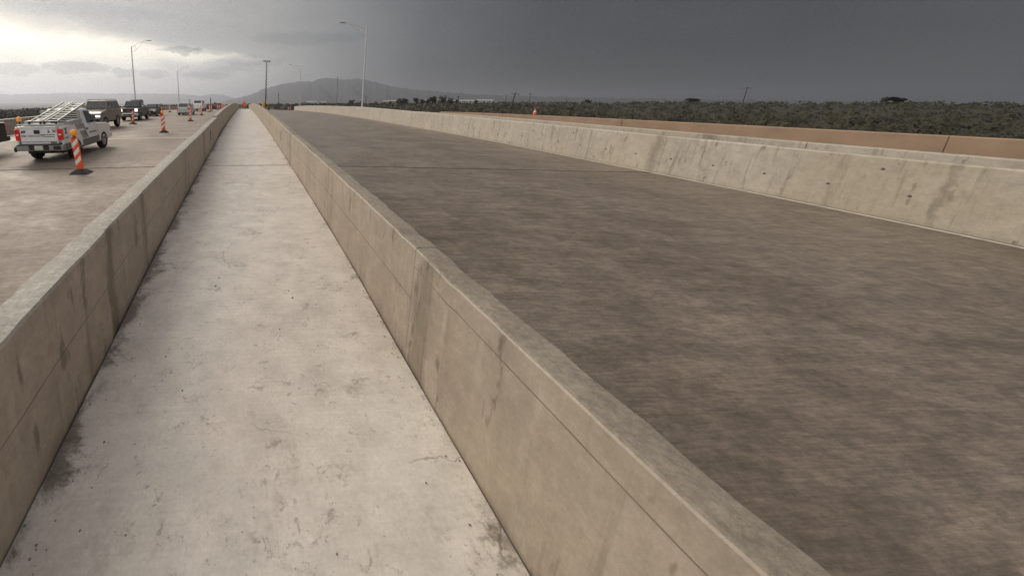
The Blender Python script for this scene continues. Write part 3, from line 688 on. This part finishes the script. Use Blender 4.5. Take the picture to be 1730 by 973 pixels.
def text_mesh(s, size, name, parent, mat, loc, rot):
    cu = bpy.data.curves.new(name, 'FONT'); cu.body = s; cu.size = size; cu.extrude = .002; cu.align_x = 'LEFT'
    t = bpy.data.objects.new(name, cu); C.objects.link(t); bpy.context.view_layer.update()
    me = bpy.data.meshes.new_from_object(t.evaluated_get(bpy.context.evaluated_depsgraph_get())); bpy.data.objects.remove(t); bpy.data.curves.remove(cu)
    me.materials.clear(); me.materials.append(M_[mat]); o = bpy.data.objects.new(name, me); C.objects.link(o); o.parent = parent
    o.location = loc; o.rotation_euler = rot; return o

# --- white utility pickup with ladders
def white_pickup():
    r = empty('pickup_truck', label='white regular-cab work pickup carrying two aluminium ladders, tail lights towards the viewer', cat='pickup truck')
    w2 = .80; yR, yF = -2.2, 2.3; ra_, wr_ = (-1.18, 1.44), .375
    # front part of the body: hood, fenders, cab lower half
    MB().prism(profile([(-.40, 1.16), (.95, 1.17), (1.15, 1.16), (1.95, 1.10), (2.22, 1.03), (2.3, .9)], .36, (1.44,), .47, -.40, 2.3), -w2, w2).build('body', 'white_paint', r, .045)
    MB().prism([(yR+.06, 1.27), (-.43, 1.27), (-.43, .42)]+arch(-1.18, .47, .42)+[(yR+.06, .42)], w2-.075, w2).build('bed_side', 'white_paint', r, .02)
    MB().prism([(yR+.06, 1.27), (-.43, 1.27), (-.43, .42)]+arch(-1.18, .47, .42)+[(yR+.06, .42)], -w2, -w2+.075).build('bed_side', 'white_paint', r, .02)
    MB().box(0, -1.3, .72, 2*w2-.16, 1.72, .05).build('bed_floor', 'grey_paint', r)
    MB().box(0, -.46, 1.0, 2*w2-.16, .05, .5).build('bed_front', 'white_paint', r)
    tg = MB().box(0, yR+.05, .965, 2*w2-.34, .07, .57).build('tailgate', 'white_paint', r, .015)
    MB().box(0, yR+.008, .76, 2*w2-.40, .012, .016).build('crease', 'grey_paint', tg)
    MB().box(0, yR+.04, 1.262, 2*w2-.36, .11, .035).build('top_edge', 'white_paint', tg, .01)
    MB().box(-.05, yR+.006, 1.10, .20, .02, .13).build('handle', 'plastic', tg, .01)
    text_mesh('DBR ASSOCIATES', .105, 'lettering', tg, 'decal', (-.62, yR+.012, .925), (pi/2, 0, 0))
    for i, (x0, z0, n, hh) in enumerate(((.10, 1.0, 9, .028), (.20, .93, 7, .024), (.40, .72, 4, .05))):
        t = MB()
        for k in range(n): t.box(x0+k*.052, yR+.010, z0, .036, .008, hh)
        t.build('small_lettering', 'decal', tg)
    for k in range(3): MB().prism([(-.60+k*.05, 1.06), (-.565+k*.05, 1.06), (-.52+k*.05, 1.15), (-.555+k*.05, 1.15)], yR+.005, yR+.012, 'Y').build('emblem', 'decal', tg)
    MB().prism([(.30, 1.07), (.40, 1.07), (.365, 1.12), (.36, 1.17), (.34, 1.17), (.335, 1.12)], yR+.006, yR+.012, 'Y').build('emblem', 'decal', tg)
    t = MB(); t.bar((.48, yR+.01, 1.08), (.60, yR+.01, 1.17), .02, .01, (0, 1, 0)); t.bar((.60, yR+.01, 1.08), (.48, yR+.01, 1.17), .02, .01, (0, 1, 0)); t.build('emblem', 'decal', tg)
    for s in (-1, 1):
        tl = MB().box(s*(w2-.075), yR+.07, 1.0, .165, .12, .40).build('tail_light', 'tail', r, .025)
        MB().box(s*(w2-.08), yR+.006, 1.0, .08, .012, .05).build('reverse_lens', 'sheet_white', tl)
    MB().prism([(-w2-.02, .44), (w2+.02, .44), (w2+.02, .64), (w2-.1, .67), (-w2+.1, .67), (-w2-.02, .64)], yR-.10, yR+.10, 'Y').build('rear_bumper', 'bumper_grey', r, .03)
    MB().box(0, yR-.03, .655, 2*w2-.1, .16, .03).build('bumper_step', 'plastic', r)
    for x in (-.24, .24): MB().box(x, yR-.103, .56, .20, .012, .17).build('bumper_recess', 'plastic', r)
    MB().box(.62, yR-.103, .55, .26, .012, .14).build('bumper_recess', 'plastic', r)
    MB().box(0, yR-.112, .56, .29, .012, .145).build('licence_plate', 'plate', r)
    MB().box(-w2+.0, yR-.09, .50, .07, .1, .16).build('bumper_end', 'plastic', r, .02)
    # lower grey paint, proud of the white, with arch trims
    for s in (-1, 1):
        x0, x1 = (w2-.02, w2+.008) if s > 0 else (-w2-.008, -w2+.02)
        MB().prism([(-.66, .64), (.92, .64), (.92, .37), (-.66, .37)], x0, x1).build('lower_cladding', 'grey_paint', r)
        MB().prism([(yR+.09, .66), (-1.66, .66), (-1.66, .44), (yR+.09, .44)], x0, x1).build('lower_cladding', 'grey_paint', r)
        for yc in ra_:
            o_, i_ = arch(yc, .545, .36), arch(yc, .465, .36)
            MB().prism(o_+i_[::-1], x0, x1+s*.012 if s > 0 else x1).build('wheel_arch_trim', 'grey_paint', r)
        for yc in ra_: wheel(r, s*(w2-.11), yc, wr_, .24)
        MB().prism([(.1, 1.17), (.17, 1.17), (.17, 1.165), (.1, 1.165)], x0, x1).build('door_seam', 'plastic', r)
        for ys in (-.36, .82): MB().box(s*(w2+.001), ys, .90, .006, .012, .5).build('door_seam', 'grey_paint', r)
        dh = MB().box(s*(w2+.015), -.20, 1.02, .035, .17, .045).build('door_handle', 'plastic', r, .01)
    for k in range(4):      # diagonal two-tone stripes behind the cab
        y = -1.16+k*.185
        for za, zb_, sh in ((1.06, 1.26, 0), (.67, .98, .14)):
            if k == 0 and za < 1: continue
            w_ = .145; dy = (zb_-za)*.75
            yy = y+sh
            MB().prism([(yy+dy, za), (yy+dy+w_, za), (yy+w_, zb_), (yy, zb_)], w2+.002, w2+.006).build('stripe', 'stripe', r)
    t = MB()
    for a, b in (((-1.98, 1.0), (-1.83, 1.2)), ((-1.83, 1.0), (-1.98, 1.2)), ((-1.905, .98), (-1.905, 1.22))): t.bar((w2+.004, a[0], a[1]), (w2+.004, b[0], b[1]), .02, .008, (1, 0, 0))
    t.build('emblem', 'decal', r)
    text_mesh('DBR ASSOCIATES', .085, 'lettering', r, 'decal', (w2+.010, .02, .82), (pi/2, 0, pi/2))
    t = MB()
    for k in range(5): t.box(w2+.004, -1.99+k*.05, .86, .006, .03, .04)
    t.build('small_lettering', 'decal', r)
    cabin(r, 'white_paint', -.40, .98, -.27, .42, 1.17, 1.80, w2-.02, w2-.16, ((.32, .90),))
    for s in (-1, 1): MB().pane((s*(w2-.02), .0, 1.17), (s*(w2-.02), .1, 1.17), (s*(w2-.16), .0, 1.8), (s*(w2-.16), .1, 1.8), 0, .01, .1, .9).build('door_seam', 'plastic', r)
    mirrors(r, w2, .70, 1.27)
    underbody(r, w2, -1.9, 2.0, .30, .62)
    MB().tube([(.25, -2.1, .37), (.25, -1.2, .37)], .04).build('exhaust', 'plastic', r)
    MB().box(0, 2.29, .80, 1.3, .04, .26).build('grille', 'chrome', r, .01); MB().box(0, 2.31, .52, 1.66, .14, .2).build('front_bumper', 'chrome', r, .03)
    for s in (-1, 1): MB().box(s*.68, 2.27, .86, .26, .06, .26).build('headlight', 'head', r, .02)
    # headache rack and bed rails
    rk = MB()
    for s in (-1, 1): rk.box(s*(w2-.10), -.50, 1.49, .06, .06, .46)
    rk.box(0, -.50, 1.73, 2*w2-.14, .06, .05); rk.build('cab_rack', 'alu', r)
    for k in range(5): MB().box(0, -.50, 1.35+k*.08, 2*w2-.26, .035, .04).build('rack_slat', 'sheet_white', r)
    MB().box(w2-.10, -1.02, 1.36, .20, 1.05, .14).build('side_box', 'alu', r, .01); MB().box(-w2+.10, -1.02, 1.36, .20, 1.05, .14).build('side_box', 'alu', r, .01)
    MB().box(0, -2.05, 1.33, 2*w2-.1, .08, .06).build('rear_rack_bar', 'alu', r); MB().box(.1, -1.9, 1.33, .9, .22, .1).build('tool_case', 'sheet_white', r, .02)
    MB().box(.42, -1.86, 1.38, .18, .16, .15).build('tool_case', 'rubber', r, .02)
    MB().tube([(-w2+.12, -2.0, 1.27), (-w2+.12, -2.0, 1.46)], .02).build('beacon_post', 'plastic', r)
    MB().lathe([(.001, .17), (.05, .155), (.075, .09), (.075, .02), (.085, 0)], (-w2+.12, -2.0, 1.46), 'Z', 12).build('beacon', 'amber', r)
    return r
def ladder(Mx, p, q, width, nr, lb):
    p, q = Vector(p), Vector(q); r = empty('extension_ladder', label=lb, cat='ladder', group='aluminium ladders on the white pickup')
    d = q-p; n = d.normalized().cross(Vector((1, 0, 0))).normalized(); rel = lambda v: v-p
    for s in (-1, 1):
        b = MB(); o = Vector((s*width/2, 0, 0)); b.bar(o, d+o, .028, .075, n)
        b.build('ladder_rail', 'alu', r)
        MB().bar(o+d*.0-n*.0, o+d*.03, .045, .10, n).build('ladder_foot', 'rubber', r)
    for k in range(nr):
        c = d*((k+.7)/(nr+.4)); MB().bar(c-Vector((width/2-.015, 0, 0)), c+Vector((width/2-.015, 0, 0)), .045, .03, n).build('ladder_rung', 'alu', r)
    r.matrix_world = Mx @ Matrix.Translation(p)
wp = white_pickup(); WM = on_deck(-7.13, 15.62, 1.0); wp.matrix_world = WM
ladder(WM, (-.16, -2.05, 1.40), (-.10, .50, 2.03), .38, 9, 'aluminium ladder on the left side of the white pickup bed, sloping up over the cab')
ladder(WM, (.36, -2.05, 1.40), (.36, .50, 2.0), .40, 9, 'aluminium ladder on the right side of the white pickup bed, sloping up over the cab')

# --- dusty tan SUV, coming towards the viewer
def suv(paint, lb, w2=.84, L=(-2.25, 2.2), zt=1.95, lit=True, wr_=.45, zb=.52, group=None, name='suv', rack=True, belt=1.34, hood=1.29, axles=(-1.25, 1.36), rear=(.0, .12), ws_top=.22, ws_base=.82):
    r = empty(name, label=lb, cat='suv', group=group); yR, yF = L
    MB().prism(profile([(yR, belt), (ws_base-.02, belt), (ws_base+.12, hood), (yF-.35, hood-.09), (yF-.06, hood-.19), (yF, hood-.34), (yF, zb+.30)], zb, axles, wr_*1.17, yR, yF), -w2, w2).build('body', paint, r, .06, 3)
    cabin(r, paint, yR+rear[0]+.02, ws_base, yR+rear[0]+rear[1]+.18, ws_top, belt, zt, w2-.03, w2-.14, ((.06, .33), (.37, .62), (.66, .88)))
    for s in (-1, 1):
        for yc in axles: wheel(r, s*(w2-.10), yc, wr_, .25)
        hl = MB().box(s*(w2-.19), yF-.02, hood-.36, .32, .07, .13).build('headlight', 'head_on' if lit else 'head', r, .02)
        MB().box(s*(w2-.19), yF-.01, hood-.48, .32, .05, .07).build('turn_signal', 'signal', r, .01)
        MB().box(s*(w2-.06), yR+.02, belt-.22, .12, .08, .42).build('tail_light', 'tail', r, .02)
        for ys in (-.95, .0, .78): MB().box(s*(w2+.001), ys, (belt+zb)/2+.05, .006, .012, (belt-zb)*.75).build('door_seam', 'plastic', r)
        for ys in (-.75, .22): MB().box(s*(w2+.014), ys, belt-.12, .03, .15, .04).build('door_handle', 'plastic', r, .01)
        if rack: MB().tube([(s*(w2-.22), yR+.4, zt+.0), (s*(w2-.22), yR+.45, zt+.07), (s*(w2-.22), .25, zt+.07), (s*(w2-.22), .32, zt)], .02, 6).build('roof_rail', 'plastic', r)
    if rack:
        for y in (-1.3, -.2): MB().box(0, y, zt+.065, 2*w2-.46, .05, .03).build('rack_bar', 'plastic', r)
    g = MB().box(0, yF-.005, hood-.38, 2*w2-.72, .05, .18).build('grille', 'plastic', r, .01)
    MB().box(0, yF+.022, hood-.38, 2*w2-.74, .02, .04).build('grille_bar', paint, g)
    MB().box(0, yF+.03, zb+.17, 2*w2-.02, .16, .24).build('front_bumper', paint, r, .04)
    MB().box(0, yF+.105, zb+.20, .36, .02, .14).build('licence_plate', 'plate', r)
    MB().box(0, yR-.03, zb+.15, 2*w2-.02, .16, .22).build('rear_bumper', paint, r, .04)
    MB().box(0, yR-.115, zb+.32, .36, .02, .15).build('licence_plate', 'plate', r)
    mirrors(r, w2, ws_base-.18, belt+.1, paint); underbody(r, w2, yR+.2, yF-.2, zb-.10, zb+.2)
    return r
tan = suv('tan_paint', 'dusty tan lifted SUV with lit headlights facing the viewer behind the white pickup')
tan.matrix_world = on_deck(-10.42, 27.8, 179.5)

# --- crew-cab pickups
def crew_pickup(paint, lb, w2=.87, lit=True, chrome=True, zt=1.86, camper=False):
    r = empty('pickup_truck', label=lb, cat='pickup truck'); yR, yF = -2.45, 2.35; ax = (-1.40, 1.45)
    MB().prism(profile([(-.62, 1.22), (1.0, 1.22), (1.2, 1.21), (2.05, 1.16), (2.3, 1.08), (2.35, .9)], .42, (1.45,), .50, -.62, 2.35), -w2, w2).build('body', paint, r, .05, 3)
    for s in (-1, 1):
        a, b = (w2-.08, w2) if s > 0 else (-w2, -w2+.08)
        MB().prism([(yR+.05, 1.25), (-.64, 1.25), (-.64, .46)]+arch(-1.40, .50, .46)+[(yR+.05, .46)], a, b).build('bed_side', paint, r, .02)
        for yc in ax: wheel(r, s*(w2-.11), yc, .41, .26)
        MB().box(s*(w2-.08), yR+.06, 1.0, .15, .12, .40).build('tail_light', 'tail', r, .02)
        MB().box(s*(w2-.17), yF-.03, .98, .28, .07, .24).build('headlight', 'head_on' if lit else 'head', r, .02)
        for ys in (-.58, .2, .95): MB().box(s*(w2+.001), ys, .9, .006, .012, .55).build('door_seam', 'plastic', r)
        for ys in (-.45, .35): MB().box(s*(w2+.014), ys, 1.1, .03, .16, .04).build('door_handle', 'plastic', r, .01)
    MB().box(0, yR+.05, .97, 2*w2-.32, .07, .56).build('tailgate', paint, r, .015); MB().box(0, -1.55, .74, 2*w2-.16, 1.75, .05).build('bed_floor', 'plastic', r)
    MB().box(0, yR-.02, .56, 2*w2+.02, .22, .20).build('rear_bumper', 'plastic' if not chrome else 'chrome', r, .03)
    MB().box(0, yR-.135, .56, .32, .014, .15).build('licence_plate', 'plate', r)
    cabin(r, paint, -.62, 1.02, -.48, .5, 1.22, zt, w2-.03, w2-.17, ((.08, .40), (.46, .90)))
    g = MB().box(0, yF+.0, .98, 2*w2-.62, .06, .34).build('grille', 'plastic', r, .01)
    MB().box(0, yF+.02, 1.17, 2*w2-.56, .05, .06).build('grille_surround', 'chrome', g); MB().box(0, yF+.02, .80, 2*w2-.56, .05, .05).build('grille_surround', 'chrome', g)
    MB().box(0, yF+.032, .98, .22, .02, .06).build('emblem', 'signal', g)
    MB().box(0, yF+.05, .60, 2*w2+.02, .18, .26).build('front_bumper', 'chrome' if chrome else 'plastic', r, .04); MB().box(0, yF+.135, .58, .9, .03, .10).build('bumper_intake', 'plastic', r)
    mirrors(r, w2, .80, 1.34, 'chrome' if chrome else 'plastic'); underbody(r, w2, -2.1, 2.1, .34, .64)
    return r
gm = crew_pickup('navy_paint', 'dark blue-grey pickup with chrome grille facing the viewer behind the tan SUV'); gm.matrix_world = on_deck(-11.0, 38.7, 179)
# a black padded load strapped behind its cab
t = MB().lathe([(.001, -.62), (.2, -.62), (.27, -.5), (.27, .5), (.2, .62), (.001, .62)], (0, 0, 0), 'X', 14).build('rolled_load', 'rubber'); tag(t, 'black rolled load standing above the bed of the dark blue-grey pickup', 'load')
t.matrix_world = on_deck(-11.0, 38.7, 179) @ Matrix.Translation((0, -.9, 1.72))
bp = crew_pickup('black_paint', 'black pickup cut off by the left edge, only its rear end in view', chrome=False, lit=False); bp.matrix_world = on_deck(-10.95, 14.0, 181)

def sedan(paint, lb, cat='car', w2=.82, L=(-2.1, 2.1), zt=1.42, belt=.92, lit=False, hatch=False, wr_=.32, name='parked_car'):
    r = empty(name, label=lb, cat=cat); yR, yF = L
    rz = belt+.04 if hatch else belt+.02
    MB().prism(profile([(yR, belt-.15), (yR+.06, rz), (.7, belt), (.95, belt-.01), (yF-.3, belt-.14), (yF-.04, belt-.26), (yF, .5)], .22, (-1.25, 1.28), wr_*1.14, yR, yF), -w2, w2).build('body', paint, r, .07, 3)
    cabin(r, paint, yR+(.12 if hatch else .45), .95, yR+(.55 if hatch else 1.0), .25, belt, zt, w2-.04, w2-.19, ((.10, .45), (.50, .88)), rw=(.08, .92, .12, .86))
    for s in (-1, 1):
        for yc in (-1.25, 1.28): wheel(r, s*(w2-.09), yc, wr_, .2)
        MB().box(s*(w2-.16), yF-.03, belt-.30, .30, .10, .13).build('headlight', 'head_on' if lit else 'head', r, .03)
        MB().box(s*(w2-.10), yR+.03, belt-.10, .22, .10, .22 if hatch else .16).build('tail_light', 'tail', r, .03)
        MB().box(s*(w2+.001), .05, .6, .006, .012, .5).build('door_seam', 'plastic', r)
        for ys in (-.35, .55): MB().box(s*(w2+.012), ys, belt-.1, .03, .14, .035).build('door_handle', paint, r, .01)
    MB().box(0, yF-.0, .56, 1.0, .05, .14).build('grille', 'plastic', r, .01); MB().box(0, yF-.02, .34, 2*w2-.1, .14, .2).build('front_bumper', paint, r, .04)
    MB().box(0, yR+.0, .42, 2*w2-.06, .16, .24).build('rear_bumper', paint, r, .04); MB().box(0, yR-.075, .48, .38, .014, .14).build('licence_plate', 'plate', r); MB().box(0, yF+.06, .42, .34, .014, .12).build('licence_plate', 'plate', r)
    MB().box(0, yR-.07, .29, 1.2, .03, .1).build('rear_valance', 'plastic', r)
    mirrors(r, w2, .62, belt+.08, paint); underbody(r, w2, yR+.25, yF-.25, .16, .42)
    return r
sd = sedan('black_paint', 'small black car facing the viewer behind the dark blue-grey pickup', zt=1.46, belt=.95); sd.matrix_world = on_deck(-11.5, 48.2, 180)
sv = sedan('silver_paint', 'silver hatchback car driving away in the lane next to the striped panels', zt=1.56, belt=1.0, hatch=True, w2=.80, wr_=.34); sv.matrix_world = on_deck(-7.75, 50.9, 3)
wv = suv('white_paint', 'white SUV with black rear bumper driving away beyond the silver car', w2=.88, zt=1.98, lit=False, wr_=.40, zb=.44, rack=False); wv.matrix_world = on_deck(-8.1, 69.6, 3)
rd = suv('red_paint', 'dark red SUV driving away near the bridge crest between striped panels', w2=.85, zt=1.8, lit=False, wr_=.38, zb=.38, rack=False, belt=1.15, hood=1.1); rd.matrix_world = on_deck(-7.6, 118, 3)
dk = sedan('black_paint', 'small dark car driving away beyond the white SUV', zt=1.45); dk.matrix_world = on_deck(-8.3, 100, 3)
rd2 = sedan('red_paint', 'farthest dark red car, on the far side of the crest', zt=1.45, belt=.95); rd2.matrix_world = on_deck(-7.6, 142, 3)

# ------------------------------------------------------------------ striped vertical panels
def panel(name='vertical_panel'):
    r = empty(name, cat='traffic panel', group='orange and white striped panels along the lane taper')
    b = MB().add([(-.30, -.22, 0), (.30, -.22, 0), (.30, .22, 0), (-.30, .22, 0), (-.24, -.17, .05), (.24, -.17, .05), (.24, .17, .05), (-.24, .17, .05), (-.13, -.07, .13), (.13, -.07, .13), (.13, .07, .13), (-.13, .07, .13)],
                 [(3, 2, 1, 0), (0, 1, 5, 4), (1, 2, 6, 5), (2, 3, 7, 6), (3, 0, 4, 7), (4, 5, 9, 8), (5, 6, 10, 9), (6, 7, 11, 10), (7, 4, 8, 11), (8, 9, 10, 11)])
    b.build('rubber_base', 'rubber', r)
    w = .108; z0, z1 = .13, 1.04
    MB().box(0, 0, (z0+z1)/2, 2*w, .05, z1-z0).build('panel_board', 'orange', r, .012)
    MB().prism([(-w, z1), (w, z1), (w*.72, z1+.09), (-w*.72, z1+.09)], -.022, .022, 'Y').build('handle', 'orange', r, .008)
    MB().box(0, -.0235, z1+.045, .09, .004, .03).build('handle_slot', 'plastic', r)
    for s in (-1, 1):
        for k in range(3):
            zc = z0+.12+k*.27; u = w-.018; h = .135; sl = .17
            MB().prism([(-u, zc), (u, zc+sl), (u, zc+sl+h), (-u, zc+h)] if s < 0 else [(-u, zc+sl), (u, zc), (u, zc+h), (-u, zc+sl+h)], s*.0255, s*.0285, 'Y').build('white_stripe', 'sheet_white', r)
    return r
def add_light(r):
    MB().box(0, 0, 1.15, .07, .06, .06).build('light_bracket', 'plastic', r)
    l = MB().lathe([(.001, -.055), (.06, -.05), (.098, -.025), (.098, .025), (.06, .05), (.001, .055)], (0, 0, 1.25), 'Y', 16).build('warning_light', 'amber', r)
    MB().box(0, 0, 1.165, .12, .05, .03).build('light_base', 'amber', l)
base = panel(); lit = panel(); add_light(lit)
PN = [(-5.04, 11.45, 1, 3, 4, 'nearest striped panel, large, with a round amber light, in front of the white pickup'),
      (-4.99, 23.3, 1, -10, 1, 'striped panel with an amber light standing alone on the empty lane, second nearest'),
      (-9.24, 31.6, 0, 10, -3, 'striped panel in front of the dark blue-grey pickup grille'),
      (-4.95, 34.7, 1, -6, 0, 'striped panel with an amber light beside the silver car'),
      (-5.45, 48.3, 0, -5, 1, 'striped panel in front of the white SUV rear'),
      (-5.72, 63.0, 0, 4, 0, 'striped panel just right of the white SUV, near the dark pole'),
      (-12.57, 64.3, 0, 8, 0, 'lone striped panel on the far lane left of the silver car'),
      (-10.6, 49.0, 0, -4, 0, 'striped panel showing behind the second nearest panel, beside the small black car'),
      (-6.39, 74.4, 0, 2, 0, 'striped panel close behind the one right of the white SUV'),
      (-5.67, 81.1, 0, -3, 0, 'striped panel left of the dark red SUV'),
      (-5.65, 97.0, 0, 3, 0, 'striped panel right of the dark red SUV'),
      (-5.9, 108.0, 0, 3, 0, 'first striped panel of the cluster at the bridge crest'),
      (-5.7, 116.0, 0, -5, 0, 'second striped panel of the cluster at the bridge crest'),
      (-5.6, 126.0, 0, 4, 0, 'third striped panel of the cluster at the bridge crest'),
      (-5.5, 138.0, 0, 0, 0, 'last striped panel of the cluster at the bridge crest'),
      (-6.6, 103.0, 0, 8, 0, 'leftmost striped panel of the far orange cluster at the crest, behind the dark red SUV'), (-6.4, 111.0, 0, -8, 0, 'striped panel second from the left in the far orange cluster at the crest'),
      (-6.2, 121.0, 0, 5, 0, 'striped panel in the middle of the far orange cluster at the crest'), (-6.1, 131.0, 0, 0, 0, 'striped panel partly hidden behind others in the far orange cluster'),
      (-12.6, 92.0, 0, 0, 0, 'distant striped panel between the silver car and the white SUV'),
      (13.9, 116.0, 0, 6, 0, 'orange striped panel left of the end of the right barrier'),
      (14.6, 117.0, 0, -6, 0, 'orange striped panel touching the end of the right barrier')]
used = set()
for x, y, lt, hd, tilt, lb in PN:
    src = lit if lt else base
    o = copy_tree(src) if src in used else src
    used.add(src); o['label'] = lb
    o.matrix_world = on_deck(x, y, hd) @ Matrix.Rotation(RD(-tilt*.6), 4, 'Y')

# ------------------------------------------------------------------ light tower trailer
tw = empty('light_tower', label='yellow mobile light tower trailer with a tall cable-wrapped mast beside the right wall', cat='light tower')
MB().box(0, 0, .95, 1.25, 1.9, .95).build('generator_housing', 'yellow', tw, .06); MB().box(0, 0, .42, 1.35, 2.3, .14).build('chassis', 'plastic', tw)
MB().box(.2, -.96, 1.0, .5, .03, .5).build('vent', 'plastic', tw); MB().box(-.25, -.1, 1.58, .5, .8, .32).build('hood', 'yellow', tw, .04)
for s in (-1, 1): wheel(tw, s*.78, -.1, .33, .2)
for s in (-1, 1):
    lg = MB().tube([(s*.6, -.9, .5), (s*1.0, -1.2, .05)], .04).build('outrigger', 'plastic', tw); MB().box(s*1.0, -1.2, .025, .2, .2, .05).build('foot', 'plastic', lg)
HM = 10.2
MB().box(0, -1.05, 1.5, .16, .16, 2.6).build('mast_base', 'plastic', tw)
MB().tube([(0, -1.05, 2.6), (0, -1.05, 5.2), (0, -1.05, 7.8), (0, -1.05, HM)], [.065, .055, .045, .035], 8).build('mast', 'plastic', tw)
hx = []
for i in range(300):
    t = i/299; z = 2.4+(HM-2.5)*t; rr = .20-.07*t; a = t*2*pi*13; hx.append((rr*cos(a), -1.05+rr*sin(a), z))
MB().tube(hx, .055, 5).build('coiled_cable', 'rubber', tw)
MB().box(0, -1.05, HM, 1.1, .06, .06).build('light_bar', 'plastic', tw)
for x, rt in ((-.62, .5), (-.28, .25), (.28, -.25), (.62, -.5)):
    f = MB().box(0, 0, 0, .34, .22, .26).build('floodlight', 'plastic', tw, .03); f.location = (x, -1.08, HM+.1); f.rotation_euler = (.5, rt, 0)
    g = MB().box(0, -.115, 0, .28, .012, .2).build('lens', 'head', f)
tw.matrix_world = on_deck(4.75, 83.0, 0)

# ------------------------------------------------------------------ sign and barricade at the end of the walkway
def dz(y): return deck(y)
sg_ = empty('roadwork_sign', (.15, 104.0, dz(104.0)), RD(14), label='orange diamond roadwork sign on a stand at the far end of the walkway', cat='sign')
MB().prism([(0, .45), (.80, 1.25), (0, 2.05), (-.80, 1.25)], -.02, .02, 'Y').build('sign_face', 'orange', sg_, .01)
MB().tube([(0, .05, .0), (0, .05, 2.05)], .025).build('stand_post', 'plastic', sg_)
for s in (-1, 1): MB().tube([(0, .05, .35), (s*.5, -.3, 0)], .02).build('stand_leg', 'plastic', sg_); MB().tube([(0, .05, .35), (s*.5, .4, 0)], .02).build('stand_leg', 'plastic', sg_)
MB().prism([(0.02, 2.05), (.3, 2.2), (.02, 2.35)], -.008, .008, 'Y').build('flag', 'orange', sg_)
bd = empty('barricade', (-.85, 102.0, dz(102.0)), 0, label='small barricade with pale splayed legs left of the orange sign', cat='barricade')
for s in (-1, 1):
    for q in (-1, 1): MB().bar((s*.32, q*.05, .95), (s*.32+s*.02, q*.30, 0), .05, .05).build('leg', 'pale_wood', bd)
for z in (.85, .5): MB().box(0, -.09 if z > .6 else -.17, z, .95, .03, .2).build('board', 'grey_paint', bd)

# traffic cone by the terracotta wall
cn = empty('traffic_cone', (22.2, 25.6, P3(25.6)), label='orange and white cone standing on the terracotta wall', cat='traffic cone')
cn.location = (21.25, 25.6, P3(25.6))
MB().box(0, 0, .015, .3, .3, .03).build('base', 'rubber', cn); MB().lathe([(.11, .03), (.03, .46), (.001, .46)], (0, 0, 0), 'Z', 14).build('cone_body', 'orange', cn)
MB().lathe([(.084, .2), (.062, .32)], (0, 0, 0), 'Z', 14).build('reflective_band', 'sheet_white', cn)

# loose grit and pebbles on the walkway
rnd = random.Random(5); V, F = [], []
def pebble(x, y, r):
    z = deck(y); o = len(V); n = 6
    for rr, h in ((1, .1), (.75, .8)):
        for j in range(n): V.append((x+r*rr*cos(2*pi*j/n)*rnd.uniform(.7, 1.2), y+r*rr*sin(2*pi*j/n)*rnd.uniform(.7, 1.2), z+r*h*.7))
    for j in range(n): F.append((o+j, o+(j+1) % n, o+n+(j+1) % n, o+n+j))
    F.append(tuple(o+n+j for j in range(n)))
for x, y, r in ((-.37, 4.62, .013), (-.40, 4.42, .015), (.55, 4.25, .010), (.58, 4.1, .014), (.50, 4.2, .008), (-.80, 3.2, .009)): pebble(x, y, r)
for i in range(260):
    y = 1.2+rnd.random()**1.6*14; side = rnd.random()
    x = XL+.04+abs(rnd.gauss(0, .16)) if side < .5 else (XR-.03-abs(rnd.gauss(0, .10)) if side < .75 else rnd.uniform(XL+.1, XR-.1))
    pebble(x, y, rnd.uniform(.003, .010))
tag(MB().add(V, F).build('grit', 'form_line'), kind='stuff')
